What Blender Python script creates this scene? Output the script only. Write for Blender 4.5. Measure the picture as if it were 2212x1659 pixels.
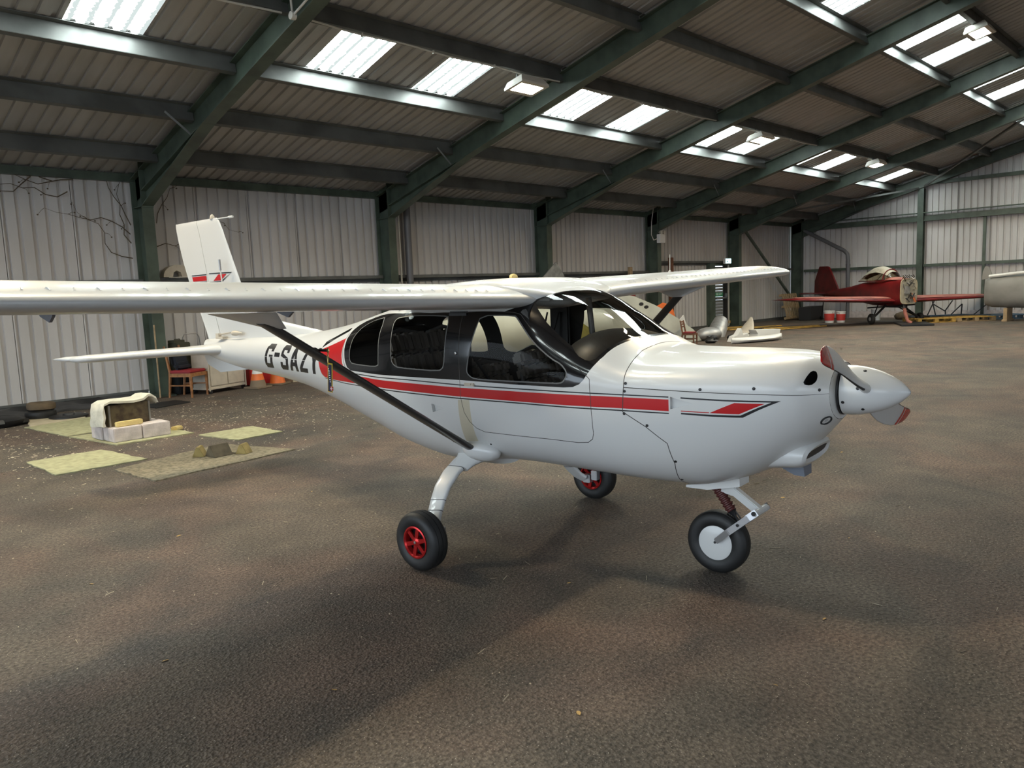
import bpy, bmesh, math, random
import numpy as np
from mathutils import Vector, Matrix
from mathutils.geometry import delaunay_2d_cdt
for o in list(bpy.data.objects): bpy.data.objects.remove(o)
C = bpy.context.scene.collection
PI = math.pi
rng = random.Random(7)

# ------------------------------------------------------------ camera, world, light, exposure
F_PX = 1671.24
RIGHT = Vector((0.699224344, -0.713816498, -0.039386839)); DOWN = Vector((-0.113302841, -0.056252087, -0.991966819)); FWD = Vector((0.705866689, 0.698069989, -0.120210265))
cam_d = bpy.data.cameras.new('camera'); cam = bpy.data.objects.new('camera', cam_d); C.objects.link(cam)
cam_d.sensor_width = 36.0; cam_d.lens = F_PX / 2212 * 36.0; cam_d.clip_start = 0.05; cam_d.clip_end = 400
up = -DOWN; bk = -FWD
M3 = Matrix((RIGHT, up, bk)).transposed()
cam.matrix_world = Matrix.Translation((0, 0, 1.56)) @ M3.to_4x4()
bpy.context.scene.camera = cam
sc = bpy.context.scene
sc.view_settings.view_transform = 'Standard'; sc.view_settings.look = 'None'
sc.view_settings.exposure = 0.0; sc.view_settings.gamma = 1.0; sc.view_settings.use_curve_mapping = False
sc.cycles.max_bounces = 8; sc.cycles.diffuse_bounces = 5; sc.cycles.glossy_bounces = 4
sc.cycles.transparent_max_bounces = 12; sc.cycles.caustics_reflective = False; sc.cycles.caustics_refractive = False
sc.cycles.sample_clamp_indirect = 6.0

SKY = 4.2            # overcast sky seen through the open end of the hangar
ROOFLIGHT = 38.0     # daylight coming through the clear roof sheets
LAMP = 430.0          # halogen floodlight glass
world = bpy.data.worlds.new('overcast'); sc.world = world; world.use_nodes = True
bgn = world.node_tree.nodes['Background']; bgn.inputs[0].default_value = (0.76, 0.88, 1.0, 1); bgn.inputs[1].default_value = SKY

# ------------------------------------------------------------ helpers
class MB:
    def __init__(s): s.v = []; s.f = []; s.m = []
    def add(s, vs, fs, m=0):
        b = len(s.v); s.v += [tuple(map(float, p)) for p in vs]
        s.f += [tuple(i + b for i in f) for f in fs]; s.m += [m] * len(fs); return s
    def box(s, c, d, rot=None, m=0):
        x, y, z = d[0] / 2, d[1] / 2, d[2] / 2
        P = [Vector(p) for p in ((-x,-y,-z),(x,-y,-z),(x,y,-z),(-x,y,-z),(-x,-y,z),(x,-y,z),(x,y,z),(-x,y,z))]
        if rot is not None: P = [rot @ p for p in P]
        P = [p + Vector(c) for p in P]
        return s.add(P, [(0,3,2,1),(4,5,6,7),(0,1,5,4),(1,2,6,5),(2,3,7,6),(3,0,4,7)], m)
    def bar(s, a, b, w, t, upv=(0,0,1), m=0):
        a = Vector(a); b = Vector(b); d = (b - a); L = d.length; d.normalize()
        sx = d.cross(Vector(upv))
        if sx.length < 1e-5: sx = d.cross(Vector((1,0,0)))
        sx.normalize(); uz = sx.cross(d)
        R = Matrix((d, sx, uz)).transposed()
        return s.box((a + b) / 2, (L, w, t), R, m)
    def prism(s, poly, h0, h1, fn, m=0):
        n = len(poly)
        vs = [fn(p, h0) for p in poly] + [fn(p, h1) for p in poly]
        fs = [tuple(range(n)), tuple(range(2*n-1, n-1, -1))] + [(i, (i+1) % n, n + (i+1) % n, n + i) for i in range(n)]
        return s.add(vs, fs, m)
    def loft(s, rings, cap=True, closed=True, m=0):
        n = len(rings[0]); vs = [p for r in rings for p in r]; fs = []
        for i in range(len(rings) - 1):
            for j in range(n if closed else n - 1):
                k = (j + 1) % n; fs.append((i*n+j, i*n+k, (i+1)*n+k, (i+1)*n+j))
        if cap: fs += [tuple(range(n-1, -1, -1)), tuple(range((len(rings)-1)*n, len(rings)*n))]
        return s.add(vs, fs, m)
    def tube(s, pts, r, n=10, cap=True, m=0, sq=1.0):
        pts = [Vector(p) for p in pts]; rs = r if isinstance(r, (list, tuple)) else [r] * len(pts)
        rings = []; prev = None
        for i, p in enumerate(pts):
            d = (pts[min(i+1, len(pts)-1)] - pts[max(i-1, 0)]).normalized()
            if prev is None:
                u = d.cross(Vector((0,0,1)))
                if u.length < 1e-3: u = d.cross(Vector((1,0,0)))
            else: u = prev - d * prev.dot(d)
            u.normalize(); prev = u; w = d.cross(u)
            rings.append([p + (u * math.cos(a) + w * math.sin(a) * sq) * rs[i] for a in [2*PI*k/n for k in range(n)]])
        return s.loft(rings, cap, True, m)
    def lathe(s, prof, n=24, mat=None, m=0, cap=True):
        mat = mat or Matrix.Identity(4); rings = []
        for r, z in prof: rings.append([mat @ Vector((max(r, 1e-4)*math.cos(a), max(r, 1e-4)*math.sin(a), z)) for a in [2*PI*k/n for k in range(n)]])
        return s.loft(rings, cap, True, m)
    def ellipsoid(s, c, r, nu=16, nv=10, rot=None, m=0, noise=0):
        rings = []
        for i in range(nv + 1):
            t = PI * i / nv; ring = []
            for k in range(nu):
                a = 2*PI*k/nu; q = 1 + noise * (rng.random() - .5)
                p = Vector((r[0]*max(math.sin(t),1e-3)*math.cos(a)*q, r[1]*max(math.sin(t),1e-3)*math.sin(a)*q, -r[2]*math.cos(t)*q))
                if rot is not None: p = rot @ p
                ring.append(p + Vector(c))
            rings.append(ring)
        return s.loft(rings, True, True, m)
    def build(s, name, mats, parent=None, smooth=35, fix=True, bevel=0):
        me = bpy.data.meshes.new(name); me.from_pydata(s.v, [], s.f)
        mats = mats if isinstance(mats, (list, tuple)) else [mats]
        for x in mats: me.materials.append(x)
        if len(mats) > 1: me.polygons.foreach_set('material_index', s.m)
        if fix:
            bm = bmesh.new(); bm.from_mesh(me); bmesh.ops.recalc_face_normals(bm, faces=bm.faces)
            if bevel: bmesh.ops.bevel(bm, geom=bm.edges[:], offset=bevel, segments=2, affect='EDGES', clamp_overlap=True)
            bm.to_mesh(me); bm.free()
        if smooth:
            me.polygons.foreach_set('use_smooth', [True] * len(me.polygons)); me.set_sharp_from_angle(angle=math.radians(smooth))
        o = bpy.data.objects.new(name, me); C.objects.link(o)
        if parent is not None: o.parent = parent
        return o
def tag(o, label, cat, group=None):
    o['label'] = label; o['category'] = cat
    if group: o['group'] = group
    return o
def thing(name, label, cat, loc=(0,0,0), rz=0.0, group=None, rot=None):
    o = bpy.data.objects.new(name, None); C.objects.link(o); o.empty_display_size = .2
    o.location = loc; o.rotation_euler = rot if rot else (0, 0, rz)
    return tag(o, label, cat, group)
def structure(o): o['kind'] = 'structure'; return o
def inst(name, src, parent, loc=(0,0,0), rot=(0,0,0), scale=(1,1,1)):
    o = src.copy(); o.name = name; C.objects.link(o); o.parent = parent; o.location = loc; o.rotation_euler = rot; o.scale = scale
    return o
def dup(root, loc, rz, label, group=None, rot=None):
    r = root.copy(); C.objects.link(r); r.location = loc; r.rotation_euler = rot if rot else (0, 0, rz); r['label'] = label
    if group: r['group'] = group
    for ch in list(root.children):
        c = ch.copy(); C.objects.link(c); c.parent = r
        for g in list(ch.children):
            d = g.copy(); C.objects.link(d); d.parent = c
    return r
def at(o, loc, rz=0, rot=None):
    o.location = loc; o.rotation_euler = rot if rot else (0, 0, rz); return o
def RZ(a): return Matrix.Rotation(a, 3, 'Z')
def RX(a): return Matrix.Rotation(a, 3, 'X')
def RY(a): return Matrix.Rotation(a, 3, 'Y')

# ------------------------------------------------------------ materials
def srgb(r, g, b):
    f = lambda c: (c/255/12.92) if c/255 <= .04045 else ((c/255+.055)/1.055)**2.4
    return (f(r), f(g), f(b), 1)
def mat(name, col, rough=.5, metal=0., coat=0., noise=0., nscale=8., col2=None, bump=0., bscale=60., spec=.5, emit=None):
    m = bpy.data.materials.new(name); m.use_nodes = True; nt = m.node_tree; N = nt.nodes; L = nt.links
    b = N['Principled BSDF']; b.inputs['Base Color'].default_value = col; b.inputs['Roughness'].default_value = rough
    b.inputs['Metallic'].default_value = metal; b.inputs['Coat Weight'].default_value = coat; b.inputs['Coat Roughness'].default_value = .04
    b.inputs['Specular IOR Level'].default_value = spec
    if emit: b.inputs['Emission Color'].default_value = emit[0]; b.inputs['Emission Strength'].default_value = emit[1]
    if noise or bump:
        tc = N.new('ShaderNodeTexCoord')
    if noise:
        nz = N.new('ShaderNodeTexNoise'); nz.inputs['Scale'].default_value = nscale; nz.inputs['Detail'].default_value = 6
        L.new(tc.outputs['Object'], nz.inputs['Vector'])
        mx = N.new('ShaderNodeMix'); mx.data_type = 'RGBA'
        c2 = col2 or tuple(max(0, c*(1-noise)) for c in col[:3]) + (1,)
        mx.inputs[6].default_value = col; mx.inputs[7].default_value = c2
        rp = N.new('ShaderNodeMapRange'); rp.inputs[1].default_value = .4; rp.inputs[2].default_value = .66
        L.new(nz.outputs[0], rp.inputs[0]); L.new(rp.outputs[0], mx.inputs[0]); L.new(mx.outputs[2], b.inputs['Base Color'])
    if bump:
        nb = N.new('ShaderNodeTexNoise'); nb.inputs['Scale'].default_value = bscale; nb.inputs['Detail'].default_value = 4
        L.new(tc.outputs['Object'], nb.inputs['Vector'])
        bp = N.new('ShaderNodeBump'); bp.inputs['Strength'].default_value = bump; bp.inputs['Distance'].default_value = .02
        L.new(nb.outputs[0], bp.inputs['Height']); L.new(bp.outputs[0], b.inputs['Normal'])
    return m
def two_sided(m, inner):
    nt = m.node_tree; N = nt.nodes; L = nt.links; b = N['Principled BSDF']; out = N['Material Output']
    d = N.new('ShaderNodeBsdfDiffuse'); d.inputs[0].default_value = inner
    g = N.new('ShaderNodeNewGeometry'); x = N.new('ShaderNodeMixShader')
    L.new(g.outputs['Backfacing'], x.inputs[0]); L.new(b.outputs[0], x.inputs[1]); L.new(d.outputs[0], x.inputs[2]); L.new(x.outputs[0], out.inputs[0])
    return m
def glass(name, tint=(.75,.77,.75,1), refl=1.0):
    m = bpy.data.materials.new(name); m.use_nodes = True; nt = m.node_tree; N = nt.nodes; L = nt.links
    N.remove(N['Principled BSDF']); out = N['Material Output']
    t = N.new('ShaderNodeBsdfTransparent'); t.inputs[0].default_value = tint
    g = N.new('ShaderNodeBsdfGlossy'); g.inputs['Roughness'].default_value = .01; g.inputs[0].default_value = (1,1,1,1)
    f = N.new('ShaderNodeFresnel'); f.inputs[0].default_value = 1.52
    # a pane is one sheet here: take the fresnel term of the facing side only
    ge = N.new('ShaderNodeNewGeometry'); iv = N.new('ShaderNodeMix'); iv.data_type = 'VECTOR'
    ng = N.new('ShaderNodeVectorMath'); ng.operation = 'SCALE'; ng.inputs[3].default_value = 1.0
    L.new(ge.outputs['Normal'], ng.inputs[0]); L.new(ng.outputs[0], f.inputs['Normal'])
    mu = N.new('ShaderNodeMath'); mu.operation = 'MULTIPLY'; mu.inputs[1].default_value = refl; mu.use_clamp = True
    fr = N.new('ShaderNodeLayerWeight'); fr.inputs[0].default_value = .12
    L.new(fr.outputs['Fresnel'], mu.inputs[0])
    x = N.new('ShaderNodeMixShader'); L.new(mu.outputs[0], x.inputs[0]); L.new(t.outputs[0], x.inputs[1]); L.new(g.outputs[0], x.inputs[2]); L.new(x.outputs[0], out.inputs[0])
    return m
W = (.60,.60,.588,1)
M = dict(
 white=mat('white_gelcoat', W, .35, coat=.35), grey_white=mat('white_paint_dull', (.66,.66,.64,1), .4),
 black=mat('black_gloss', (.006,.006,.007,1), .12, coat=.5), red=mat('red_stripe', (.47,.012,.015,1), .25, coat=.4),
 line=mat('black_pinline', (.01,.01,.012,1), .4), seam=mat('panel_gap', (.05,.045,.04,1), .8), beige=mat('old_tape', (.50,.45,.34,1), .5),
 seal=mat('rubber_seal', (.13,.13,.125,1), .5), rubber=mat('tyre_rubber', (.012,.012,.012,1), .55, noise=.4, nscale=20, bump=.05),
 strut=mat('strut_grey', (.060,.058,.055,1), .30, metal=.3, coat=.2), alu=mat('aluminium', (.62,.63,.65,1), .35, metal=.9), steel=mat('bare_steel', (.35,.34,.33,1), .4, metal=.9),
 redalloy=mat('red_anodised', (.50,.02,.02,1), .25, metal=.6), dark=mat('dark_plastic', (.012,.012,.013,1), .5), trim=mat('grey_trim', (.09,.088,.085,1), .45),
 hood=mat('glareshield_vinyl', (.035,.034,.034,1), .42, bump=.03), seat=mat('black_leather', (.13,.115,.10,1), .32, bump=.08, bscale=40),
 bellows=mat('red_brown_rubber', (.085,.02,.018,1), .5), green=mat('green_steel', (.085,.115,.088,1), .45, noise=.45, nscale=2.5),
 purlin=mat('galvanised_purlin', (.15,.155,.148,1), .5, metal=.2, noise=.35, nscale=2.), pipe=mat('grey_pvc', (.14,.14,.15,1), .4), conduit=mat('white_conduit', (.62,.60,.55,1), .5),
 wood=mat('beech_wood', (.36,.16,.06,1), .45, noise=.4, nscale=18), palewood=mat('pine_wood', (.42,.30,.17,1), .7, noise=.35, nscale=12), darkwood=mat('dark_wood', (.16,.06,.025,1), .5, noise=.3, nscale=14),
 redvinyl=mat('red_vinyl', (.30,.02,.025,1), .5), navy=mat('navy_cloth', (.012,.014,.022,1), .9, bump=.1), block=mat('aerated_block', (.62,.55,.52,1), .95, noise=.25, nscale=9, bump=.25, bscale=45),
 foam=mat('fibre_wadding', (.66,.63,.52,1), .95, noise=.2, nscale=7, bump=.3, bscale=30), sponge=mat('yellow_foam', (.66,.52,.22,1), .9, noise=.15, bump=.2), carpet=mat('green_carpet', (.40,.385,.225,1), 1., noise=.25, nscale=14, bump=.3, bscale=160),
 brownmat=mat('brown_mat', (.25,.215,.145,1), 1., noise=.5, nscale=30, bump=.3, bscale=160), cream=mat('cream_board', (.50,.43,.30,1), .8, noise=.2), rust=mat('rusty_metal', (.11,.085,.045,1), .7, metal=.2, noise=.6, nscale=14, col2=(.055,.035,.022,1)),
 chock=mat('chock_wood', (.11,.09,.055,1), .8, noise=.4, nscale=10), chockyel=mat('worn_yellow', (.34,.26,.09,1), .8, noise=.4, nscale=10), creampaint=mat('chipped_cream_paint', (.52,.46,.37,1), .55, noise=.12, nscale=9),
 orange=mat('cone_orange', (.75,.16,.03,1), .5, noise=.15), conegrey=mat('cone_dirty', (.20,.15,.10,1), .8), conewhite=mat('cone_white', (.70,.70,.68,1), .5), redbox=mat('red_steel', (.45,.02,.02,1), .4),
 olive=mat('olive_canvas', (.05,.048,.028,1), .8), redair=mat('faded_red_dope', (.15,.009,.010,1), .35, noise=.45, nscale=3, coat=.15), dust=mat('dusty_red', (.36,.13,.10,1), .8, noise=.4, nscale=4), cowlgrey=mat('dusty_canopy', (.42,.39,.31,1), .5, noise=.25),
 boat=mat('grey_primer', (.24,.235,.22,1), .6, noise=.2, nscale=3), paleg=mat('pale_green_skin', (.46,.47,.41,1), .5, noise=.15, nscale=2), yelprim=mat('zinc_chromate', (.26,.24,.06,1), .6, noise=.2), silver=mat('dull_silver', (.42,.42,.42,1), .45, metal=.5, noise=.25),
 galv=mat('galvanised_sheet', (.20,.20,.19,1), .5, metal=.3, noise=.4, nscale=9), bucket=mat('white_plastic', (.72,.72,.70,1), .4), redpl=mat('red_print', (.55,.05,.04,1), .5), yelwood=mat('yellow_timber', (.55,.34,.08,1), .7, noise=.3), bluewood=mat('blue_timber', (.12,.19,.26,1), .7, noise=.3),
 ivy=mat('dead_ivy', (.11,.085,.055,1), .9), leaf=mat('dry_leaf', (.48,.30,.10,1), .8, noise=.3, nscale=40), straw=mat('straw_bits', (.50,.43,.32,1), .9), tile=mat('grey_door', (.20,.21,.21,1), .5), gsign=mat('green_sign', (.02,.28,.13,1), .5), wsign=mat('white_print', (.8,.8,.8,1), .5),
 lens=mat('clear_lens', (.5,.5,.5,1), .1, spec=1.0), ribyel=mat('yellow_webbing', (.62,.42,.03,1), .7), ribnavy=mat('navy_webbing', (.02,.025,.06,1), .7), boot=mat('blue_grey_plastic', (.17,.19,.23,1), .35), soil=mat('brown_sack', (.12,.085,.05,1), .9, noise=.3), brass=mat('brass', (.55,.40,.16,1), .3, metal=.9),
)
for k in ('white','black','red','line','beige','seal','seam'): M['hull_'+k] = two_sided(M[k].copy(), (.035,.034,.033,1))
M['windscreen'] = glass('acrylic_windscreen', (.80,.79,.76,1), 1.6); M['pane'] = glass('acrylic_pane', (.84,.84,.82,1), 1.2)
M['canopy'] = glass('dusty_canopy_glass', (.75,.70,.58,1), 2.0)
def emis(name, col, st):
    m = bpy.data.materials.new(name); m.use_nodes = True; nt = m.node_tree; nt.nodes.remove(nt.nodes['Principled BSDF'])
    e = nt.nodes.new('ShaderNodeEmission'); e.inputs[0].default_value = col; e.inputs[1].default_value = st; nt.links.new(e.outputs[0], nt.nodes['Material Output'].inputs[0]); return m
M['lamp'] = emis('halogen_glass', (1.0,.80,.52,1), LAMP); M['exit'] = emis('exit_sign_face', (.55,.95,1.,1), 2.2)

def cladding_mat():
    m = bpy.data.materials.new('cladding_liner'); m.use_nodes = True; nt = m.node_tree; N = nt.nodes; L = nt.links; b = N['Principled BSDF']; b.inputs['Roughness'].default_value = .55
    tc = N.new('ShaderNodeTexCoord'); mp = N.new('ShaderNodeMapping'); mp.inputs['Scale'].default_value = (.9, .9, .25); L.new(tc.outputs['Object'], mp.inputs[0])
    n1 = N.new('ShaderNodeTexNoise'); n1.inputs['Scale'].default_value = 1.2; n1.inputs['Detail'].default_value = 8; L.new(mp.outputs[0], n1.inputs['Vector'])
    cr = N.new('ShaderNodeValToRGB'); e = cr.color_ramp.elements; e[0].position = .30; e[0].color = (.50,.48,.46,1); e[1].position = .62; e[1].color = (.62,.60,.59,1)
    L.new(n1.outputs[0], cr.inputs[0]); L.new(cr.outputs[0], b.inputs['Base Color']); return m
M['clad'] = cladding_mat()
def roof_mat():
    m = bpy.data.materials.new('roof_liner'); m.use_nodes = True; nt = m.node_tree; N = nt.nodes; L = nt.links; b = N['Principled BSDF']; b.inputs['Roughness'].default_value = .5; b.inputs['Metallic'].default_value = .15
    tc = N.new('ShaderNodeTexCoord'); mp = N.new('ShaderNodeMapping'); mp.inputs['Scale'].default_value = (3, .5, .5); L.new(tc.outputs['Object'], mp.inputs[0])
    n1 = N.new('ShaderNodeTexNoise'); n1.inputs['Scale'].default_value = 1.5; n1.inputs['Detail'].default_value = 6; L.new(mp.outputs[0], n1.inputs['Vector'])
    cr = N.new('ShaderNodeValToRGB'); e = cr.color_ramp.elements; e[0].position = .3; e[0].color = (.40,.395,.39,1); e[1].position = .7; e[1].color = (.52,.515,.51,1)
    L.new(n1.outputs[0], cr.inputs[0]); L.new(cr.outputs[0], b.inputs['Base Color']); return m
M['roof'] = roof_mat()
def rooflight_mat():
    m = bpy.data.materials.new('clear_roof_sheet'); m.use_nodes = True; nt = m.node_tree; N = nt.nodes; L = nt.links; N.remove(N['Principled BSDF'])
    e = N.new('ShaderNodeEmission'); L.new(e.outputs[0], N['Material Output'].inputs[0])
    tc = N.new('ShaderNodeTexCoord')
    # sine stripes paint corrugation shading into the glow; grime and algae specks dim it
    sx = N.new('ShaderNodeSeparateXYZ'); L.new(tc.outputs['Object'], sx.inputs[0])
    ph = N.new('ShaderNodeMath'); ph.operation = 'MULTIPLY'; ph.inputs[1].default_value = 2*PI/.2; L.new(sx.outputs[0], ph.inputs[0])
    sn = N.new('ShaderNodeMath'); sn.operation = 'SINE'; L.new(ph.outputs[0], sn.inputs[0])
    nz = N.new('ShaderNodeTexNoise'); nz.inputs['Scale'].default_value = 22; nz.inputs['Detail'].default_value = 8; L.new(tc.outputs['Object'], nz.inputs['Vector'])
    ad = N.new('ShaderNodeMath'); ad.operation = 'MULTIPLY_ADD'; ad.inputs[1].default_value = 3.0; L.new(nz.outputs[0], ad.inputs[0]); L.new(sn.outputs[0], ad.inputs[2])
    mr = N.new('ShaderNodeMapRange'); mr.inputs[1].default_value = 1.0; mr.inputs[2].default_value = 2.3; mr.inputs[3].default_value = .021; mr.inputs[4].default_value = 1.0; L.new(ad.outputs[0], mr.inputs[0])
    st = N.new('ShaderNodeMath'); st.operation = 'MULTIPLY'; st.inputs[1].default_value = ROOFLIGHT; L.new(mr.outputs[0], st.inputs[0]); L.new(st.outputs[0], e.inputs[1])
    e.inputs[0].default_value = (.88,1.0,.98,1); return m
M['rooflight'] = rooflight_mat()
def floor_mat():
    m = bpy.data.materials.new('worn_tarmac'); m.use_nodes = True; nt = m.node_tree; N = nt.nodes; L = nt.links; b = N['Principled BSDF']; b.inputs['Roughness'].default_value = .78; b.inputs['Specular IOR Level'].default_value = .35
    tc = N.new('ShaderNodeTexCoord')
    def nz(s, d, w=0):
        n = N.new('ShaderNodeTexNoise'); n.inputs['Scale'].default_value = s; n.inputs['Detail'].default_value = d; n.inputs['Distortion'].default_value = w; L.new(tc.outputs['Object'], n.inputs['Vector']); return n
    big = nz(.45, 5, .6); mid = nz(2.2, 6, .3); fine = nz(55, 3); vor = N.new('ShaderNodeTexVoronoi'); vor.inputs['Scale'].default_value = 85; L.new(tc.outputs['Object'], vor.inputs['Vector'])
    cr = N.new('ShaderNodeValToRGB'); e = cr.color_ramp.elements
    e[0].position = .30; e[0].color = (.050,.044,.039,1); e[1].position = .70; e[1].color = (.165,.126,.100,1)
    k = cr.color_ramp.elements.new(.5); k.color = (.105,.083,.067,1)
    a = N.new('ShaderNodeMath'); a.operation = 'MULTIPLY_ADD'; a.inputs[1].default_value = .5; L.new(mid.outputs[0], a.inputs[0])
    h2 = N.new('ShaderNodeMath'); h2.operation = 'MULTIPLY'; h2.inputs[1].default_value = .5; L.new(big.outputs[0], h2.inputs[0]); L.new(h2.outputs[0], a.inputs[2]); L.new(a.outputs[0], cr.inputs[0])
    hue = nz(.8, 3, .8); hr = N.new('ShaderNodeMapRange'); hr.inputs[1].default_value = .42; hr.inputs[2].default_value = .60; L.new(hue.outputs[0], hr.inputs[0])
    hm = N.new('ShaderNodeMix'); hm.data_type = 'RGBA'; hm.blend_type = 'MULTIPLY'; hm.inputs[0].default_value = 1.0; hc = N.new('ShaderNodeMix'); hc.data_type = 'RGBA'; hc.inputs[6].default_value = (.96,1.0,.97,1); hc.inputs[7].default_value = (1.10,.98,.93,1)
    L.new(hr.outputs[0], hc.inputs[0]); L.new(cr.outputs[0], hm.inputs[6]); L.new(hc.outputs[2], hm.inputs[7])
    # dark patches of old oil and bare aggregate
    oil = nz(.9, 4, 1.2); orr = N.new('ShaderNodeMapRange'); orr.inputs[1].default_value = .56; orr.inputs[2].default_value = .72; L.new(oil.outputs[0], orr.inputs[0])
    mx = N.new('ShaderNodeMix'); mx.data_type = 'RGBA'; mx.inputs[7].default_value = (.050,.046,.042,1); L.new(hm.outputs[2], mx.inputs[6])
    om = N.new('ShaderNodeMath'); om.operation = 'MULTIPLY'; om.inputs[1].default_value = .7; L.new(orr.outputs[0], om.inputs[0]); L.new(om.outputs[0], mx.inputs[0])
    # aggregate grains
    gr = N.new('ShaderNodeMapRange'); gr.inputs[1].default_value = .35; gr.inputs[2].default_value = .68; gr.inputs[3].default_value = .55; gr.inputs[4].default_value = 1.45; L.new(fine.outputs[0], gr.inputs[0])
    vm = N.new('ShaderNodeMix'); vm.data_type = 'RGBA'; vm.blend_type = 'MULTIPLY'; vm.inputs[0].default_value = 1.0; L.new(mx.outputs[2], vm.inputs[6]); L.new(gr.outputs[0], vm.inputs[7])
    # pale grit
    sp = nz(130, 1); sr = N.new('ShaderNodeMapRange'); sr.inputs[1].default_value = .69; sr.inputs[2].default_value = .74; L.new(sp.outputs[0], sr.inputs[0])
    fm = N.new('ShaderNodeMix'); fm.data_type = 'RGBA'; fm.inputs[7].default_value = (.42,.37,.31,1); L.new(sr.outputs[0], fm.inputs[0]); L.new(vm.outputs[2], fm.inputs[6]); L.new(fm.outputs[2], b.inputs['Base Color'])
    bp = N.new('ShaderNodeBump'); bp.inputs['Strength'].default_value = .55; bp.inputs['Distance'].default_value = .012
    ha = N.new('ShaderNodeMath'); ha.operation = 'ADD'; L.new(fine.outputs[0], ha.inputs[0]); L.new(vor.outputs['Distance'], ha.inputs[1]); L.new(ha.outputs[0], bp.inputs['Height']); L.new(bp.outputs[0], b.inputs['Normal'])
    return m
M['floor'] = floor_mat()

# ------------------------------------------------------------ hangar shell
WALL_Y = 13.93; COL_Y = 13.434; BAY = 5.0; FX = [5.158 + BAY*i for i in range(-3, 6)]     # portal frames, the last at the far gable
END_X = 30.158; SLOPE = .267
def zr(y, off=0.): return 4.076 + off + SLOPE * (10.94 - abs(y))     # underside of rafter at y
SHEET = .47
fm = MB(); fm.add([(-40,-40,0),(60,-40,0),(60,40,0),(-40,40,0)], [(0,1,2,3)])
structure(fm.build('floor', M['floor'], smooth=0))

def rib_pts(x0, x1, pitch=.2):
    """box profile: flat pans, narrow ribs standing outwards; returns (x, depth)"""
    out = [(x0, 0.)]; k = math.ceil(x0 / pitch - 1e-6)
    while k * pitch < x1 + 1e-6:
        for dx, d in ((-.034, 0), (-.022, 1), (.022, 1), (.034, 0)):
            x = k*pitch + dx
            if x0 + 1e-4 < x < x1 - 1e-4: out.append((x, d))
        k += 1
    out.append((x1, 0.)); return out
def wall_sheet(name, parent, fn, a0, a1, z0, z1, depth=.042, m='clad'):
    b = MB(); P = rib_pts(a0, a1)
    vs = [fn(a, d*depth, z0) for a, d in P] + [fn(a, d*depth, z1 if not callable(z1) else z1(a)) for a, d in P]
    n = len(P); b.add(vs, [(i, i+1, n+i+1, n+i) for i in range(n-1)])
    return b.build(name, M[m], parent, smooth=0)
wall_back = thing('wall_back', 'long ribbed cladding wall', 'wall'); structure(wall_back)
for k in ('label', 'category'): del wall_back[k]
TOPZ = 3.80
for i in range(0, len(FX) - 1):
    for j in range(5):
        a0 = FX[i] + j; a1 = a0 + 1 + .03
        if FX[i] > 19 and FX[i] < 21 and j >= 4: 
            wall_sheet('cladding_sheet', wall_back, lambda a, d, z: (a, WALL_Y + d, z), a0, a1, 2.25, 3.76)
            continue
        wall_sheet('cladding_sheet', wall_back, lambda a, d, z: (a, WALL_Y + d + .004, z), a0, a1, .07, 2.06)
        wall_sheet('cladding_sheet', wall_back, lambda a, d, z: (a, WALL_Y + d, z), a0, a1, 2.0, 3.76)
    b = MB(); b.box((FX[i] + BAY/2, WALL_Y - .02, .035), (BAY - .2, .05, .07)); b.box((FX[i] + BAY/2, WALL_Y - .045, .085), (BAY - .2, .02, .035))
    b.build('base_flashing', M['purlin'], wall_back, smooth=0)
    zg = 2.29 if 19 < FX[i] < 21 else 2.0
    b = MB(); b.box((FX[i] + BAY/2, WALL_Y - .09, zg - .02), (BAY - .1, .14, .02)); b.box((FX[i] + BAY/2, WALL_Y - .03, zg - .08), (BAY - .1, .02, .13)); b.box((FX[i] + BAY/2, WALL_Y - .155, zg - .045), (BAY - .1, .015, .06))
    b.build('girt', M['purlin'], wall_back, smooth=0)
wall_front = MB()      # the side behind the camera, its sliding doors standing open between x = -1 and 9
wall_front.box(((FX[0] - 1)/2, -WALL_Y - .05, 1.9), (-1 - FX[0], .06, 3.8)); wall_front.box(((9 + END_X)/2, -WALL_Y - .05, 1.9), (END_X - 9, .06, 3.8)); structure(wall_front.build('wall_front', M['clad'], smooth=0))

# far gable wall
wall_right = thing('wall_right', 'gable', 'wall'); structure(wall_right)
for k in ('label', 'category'): del wall_right[k]
GX = END_X + .12
for j in range(28):
    a0 = -14 + j; a1 = a0 + 1.03
    top = lambda a: zr(a, SHEET)
    wall_sheet('cladding_sheet', wall_right, lambda a, d, z: (GX + .1 + d, a, z), a0, a1, .25, 3.62)
    wall_sheet('cladding_sheet', wall_right, lambda a, d, z: (GX + .09 + d, a, z), a0, a1, 3.6, top)
b = MB(); b.box((GX + .2, 0, .14), (.12, 28, .28)); b.build('plinth', M['block'], wall_right, smooth=0)
for z, d, w in ((1.86, .10, .05), (4.72, .12, .08)):
    for (y0, y1) in ((9.25, 13.4), (-13.4, 9.05)):
        b = MB(); b.box((GX, (y0+y1)/2, z), (.10, y1 - y0, d)); b.build('girt', M['green'], wall_right, smooth=0)
for (y0, y1) in ((9.25, 13.4), (-13.4, 9.05)):
    b = MB(); yc = (y0+y1)/2; b.box((GX - .02, yc, 3.52), (.10, y1-y0, .17)); b.box((GX - .10, yc, 3.70), (.20, y1-y0, .03)); b.box((GX - .08, yc, 3.42), (.16, y1-y0, .02))
    b.build('tie_beam', M['green'], wall_right, smooth=0)
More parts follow.
